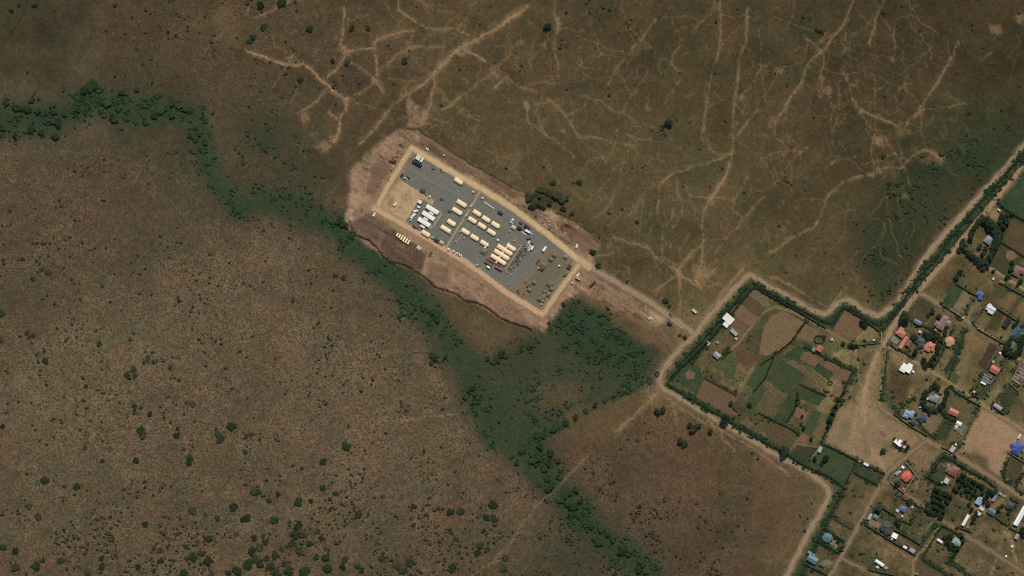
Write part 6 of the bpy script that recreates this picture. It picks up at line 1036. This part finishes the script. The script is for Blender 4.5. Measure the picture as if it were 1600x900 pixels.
# ------------------------------------------------------------------ shrubs one can tell apart on the open land
SHR = [(42,520,5),(52,524,5),(46,527,4),(71,564,6),(60,566,3),(155,537,5),(151,516,3),(204,531,4),(232,560,6),(225,566,4),(240,566,4),(199,585,6),(209,577,6),(211,587,5),(202,591,4),(266,575,4),(280,594,4),(301,632,6),(292,629,4),(210,634,5),(220,637,4),(210,645,4),(234,647,5),(362,666,8),(277,670,4),(220,672,7),(4,666,5),(1,490,8),(1,530,6),(11,580,4),(100,620,3),(387,622,3),
(16,329,4),(129,275,3),(185,250,3),(66,420,5),(76,425,6),(51,435,5),(36,405,4),(29,406,3),(51,380,3),(111,316,2),(216,399,3),(227,420,3),(329,397,4),(250,369,3),(160,446,4),(297,235,4),(380,257,3),
(224,679,8),(276,680,6),(344,685,8),(340,677,6),(392,679,4),(132,699,5),(212,720,6),(297,715,7),(295,724,5),(384,706,5),(70,750,8),(120,760,7),(46,791,6),(60,807,7),(301,797,8),(321,804,4),(365,792,8),(386,809,8),(378,812,5),(340,810,5),(227,819,6),(160,720,4),(175,842,6),(326,842,7),(369,834,5),(241,857,4),(290,854,4),(25,861,7),(4,855,7),(24,887,8),(56,885,8),(67,875,6),(95,876,7),(159,872,5),(160,885,7),(216,886,6),(251,876,6),(240,892,5),(302,870,8),(315,865,6),(325,877,8),(292,872,5),(389,882,10),(398,874,8),(394,861,8),(397,840,6),(397,767,8),(370,892,9),(357,895,6),(137,895,6),(287,896,7),(330,897,7),
(541,697,8),(505,721,6),(472,731,4),(402,769,7),(435,772,5),(420,782,5),(466,784,8),(486,782,5),(504,762,6),(524,771,5),(429,812,8),(561,804,7),(647,791,5),(704,800,7),(720,799,7),(770,788,8),(760,807,7),(772,810,7),(704,829,5),(646,820,4),(466,822,8),(460,835,9),(472,833,9),(456,849,7),(496,830,6),(502,841,5),(469,860,9),(484,850,6),(415,847,6),(405,855,8),(431,867,7),(494,870,6),(509,872,8),(597,872,6),(621,882,8),(640,879,8),(630,892,7),(750,852,7),(746,864,7),(761,859,6),(707,887,8),(790,872,7),(787,887,8),(536,885,7),(540,874,6),(559,885,6),(565,891,6),(512,888,9),(476,893,10),(452,894,9),(432,895,8),(424,885,7),(445,879,5),(411,837,5),(717,864,4),(406,880,8),(416,872,6),(440,858,5),(524,431,4),(537,434,5)]
for x, y, r in SHR:
    reg = 'in the bottom left corner' if x < 200 and y > 640 else 'in the lower left near the bottom edge' if x < 400 and y > 640 else 'in the dense bottom patch' if x < 600 and y > 740 else 'left of the lower stream' if x >= 600 else 'in the lower middle scrubland' if x >= 400 else 'in the left scrubland near the left edge' if x < 120 else 'in the middle of the left scrubland'
    shrub(x, y, r * 1.02, 'rounded dark green shrub %s' % reg, 'dark shrubs ' + reg, 'dark' if (int(x) + int(y)) % 3 else 'olive', .5)
for x, y, r, lb in [(470,125,6.5,'dark shrub beside the winding sandy path'),(550,44,5.5,'dark shrub right of the upper sandy path'),(632,95,6,'dark shrub between the sandy paths'),(412,42,6,0),(407,8,8,0),(440,5,8,0),(485,45,7,0),(575,44,5,0),(542,99,5,0),(520,95,5,0),(462,135,3,0),(864,285,6,'dark shrub just above the thick tree clump'),(880,327,5,0),(894,334,5,0),(905,285,5,0),(926,394,6,'dark shrub beside the eastern gate'),(935,415,6,'dark shrub above the access road'),(972,327,3,0),(995,347,4,0),(849,261,2.4,0),(885,20,3,0),(875,75,3.4,0),(952,149,3,0),(1281,49,4.6,0),(1275,47,3.4,0),(1286,52,3,0),(1380,21,3.6,'lone dark shrub at the top right path'),(1496,115,3,0),(1514,177,4,0),(1230,134,2.2,0),(1565,172,3,0),(1390,287,4,0),(1380,245,4.6,0),(1040,470,6,'dark shrub left of the path to the junction'),(1046,478,4,0),(980,440,3,0),(1070,528,4,'shrub at the road junction'),(1062,524,3.6,0),(18,16,5,0),(54,8,5,0),(30,8,4,0),(262,50,3.6,0),(275,56,3.6,0),(395,58,6,0),(390,65,5,0),(180,8,4,0)]:
    shrub(x, y, r, lb or 'dark green shrub scattered over the northern grassland', None if lb else 'shrubs of the northern grassland', 'dark')
r_ = random.Random(9)
for cxp, cyp, sx, sy, n in ((1034,205,11,13,16),(1231,285,12,12,14),(982,40,18,14,12),(1210,110,6,8,6),(880,70,8,8,5),(1002,262,10,8,5)):
    for k in range(n): shrub(cxp + r_.gauss(0, sx*.6), cyp + r_.gauss(0, sy*.6), r_.uniform(1.3, 2.2), 'tiny black-green bush in a loose scatter on the northern grassland', 'tiny bushes of the northern grassland', 'dark')

# ------------------------------------------------------------------ look-alikes named by their place in the row
UNI = ['first','second','third','fourth','fifth','sixth','seventh','eighth','ninth','tenth','eleventh','twelfth','thirteenth','fourteenth','fifteenth','sixteenth','seventeenth','eighteenth','nineteenth']
TEN = {20:'twent',30:'thirt',40:'fort',50:'fift',60:'sixt'}
def ordinal(n):
    if n < 20: return UNI[n-1]
    t = TEN[n // 10 * 10]; return t + 'ieth' if n % 10 == 0 else t + 'y-' + UNI[n % 10 - 1]
by = {}
for o in COL.objects:
    if o.parent is None and 'label' in o and 'group' in o: by.setdefault(o['label'], []).append(o)
for lb, L in by.items():
    if 2 <= len(L) <= 60 and 'crowded rows' not in lb:
        for i, o in enumerate(sorted(L, key=lambda q: q.location.x)): o['label'] = '%s, %s from the left' % (lb, ordinal(i + 1))
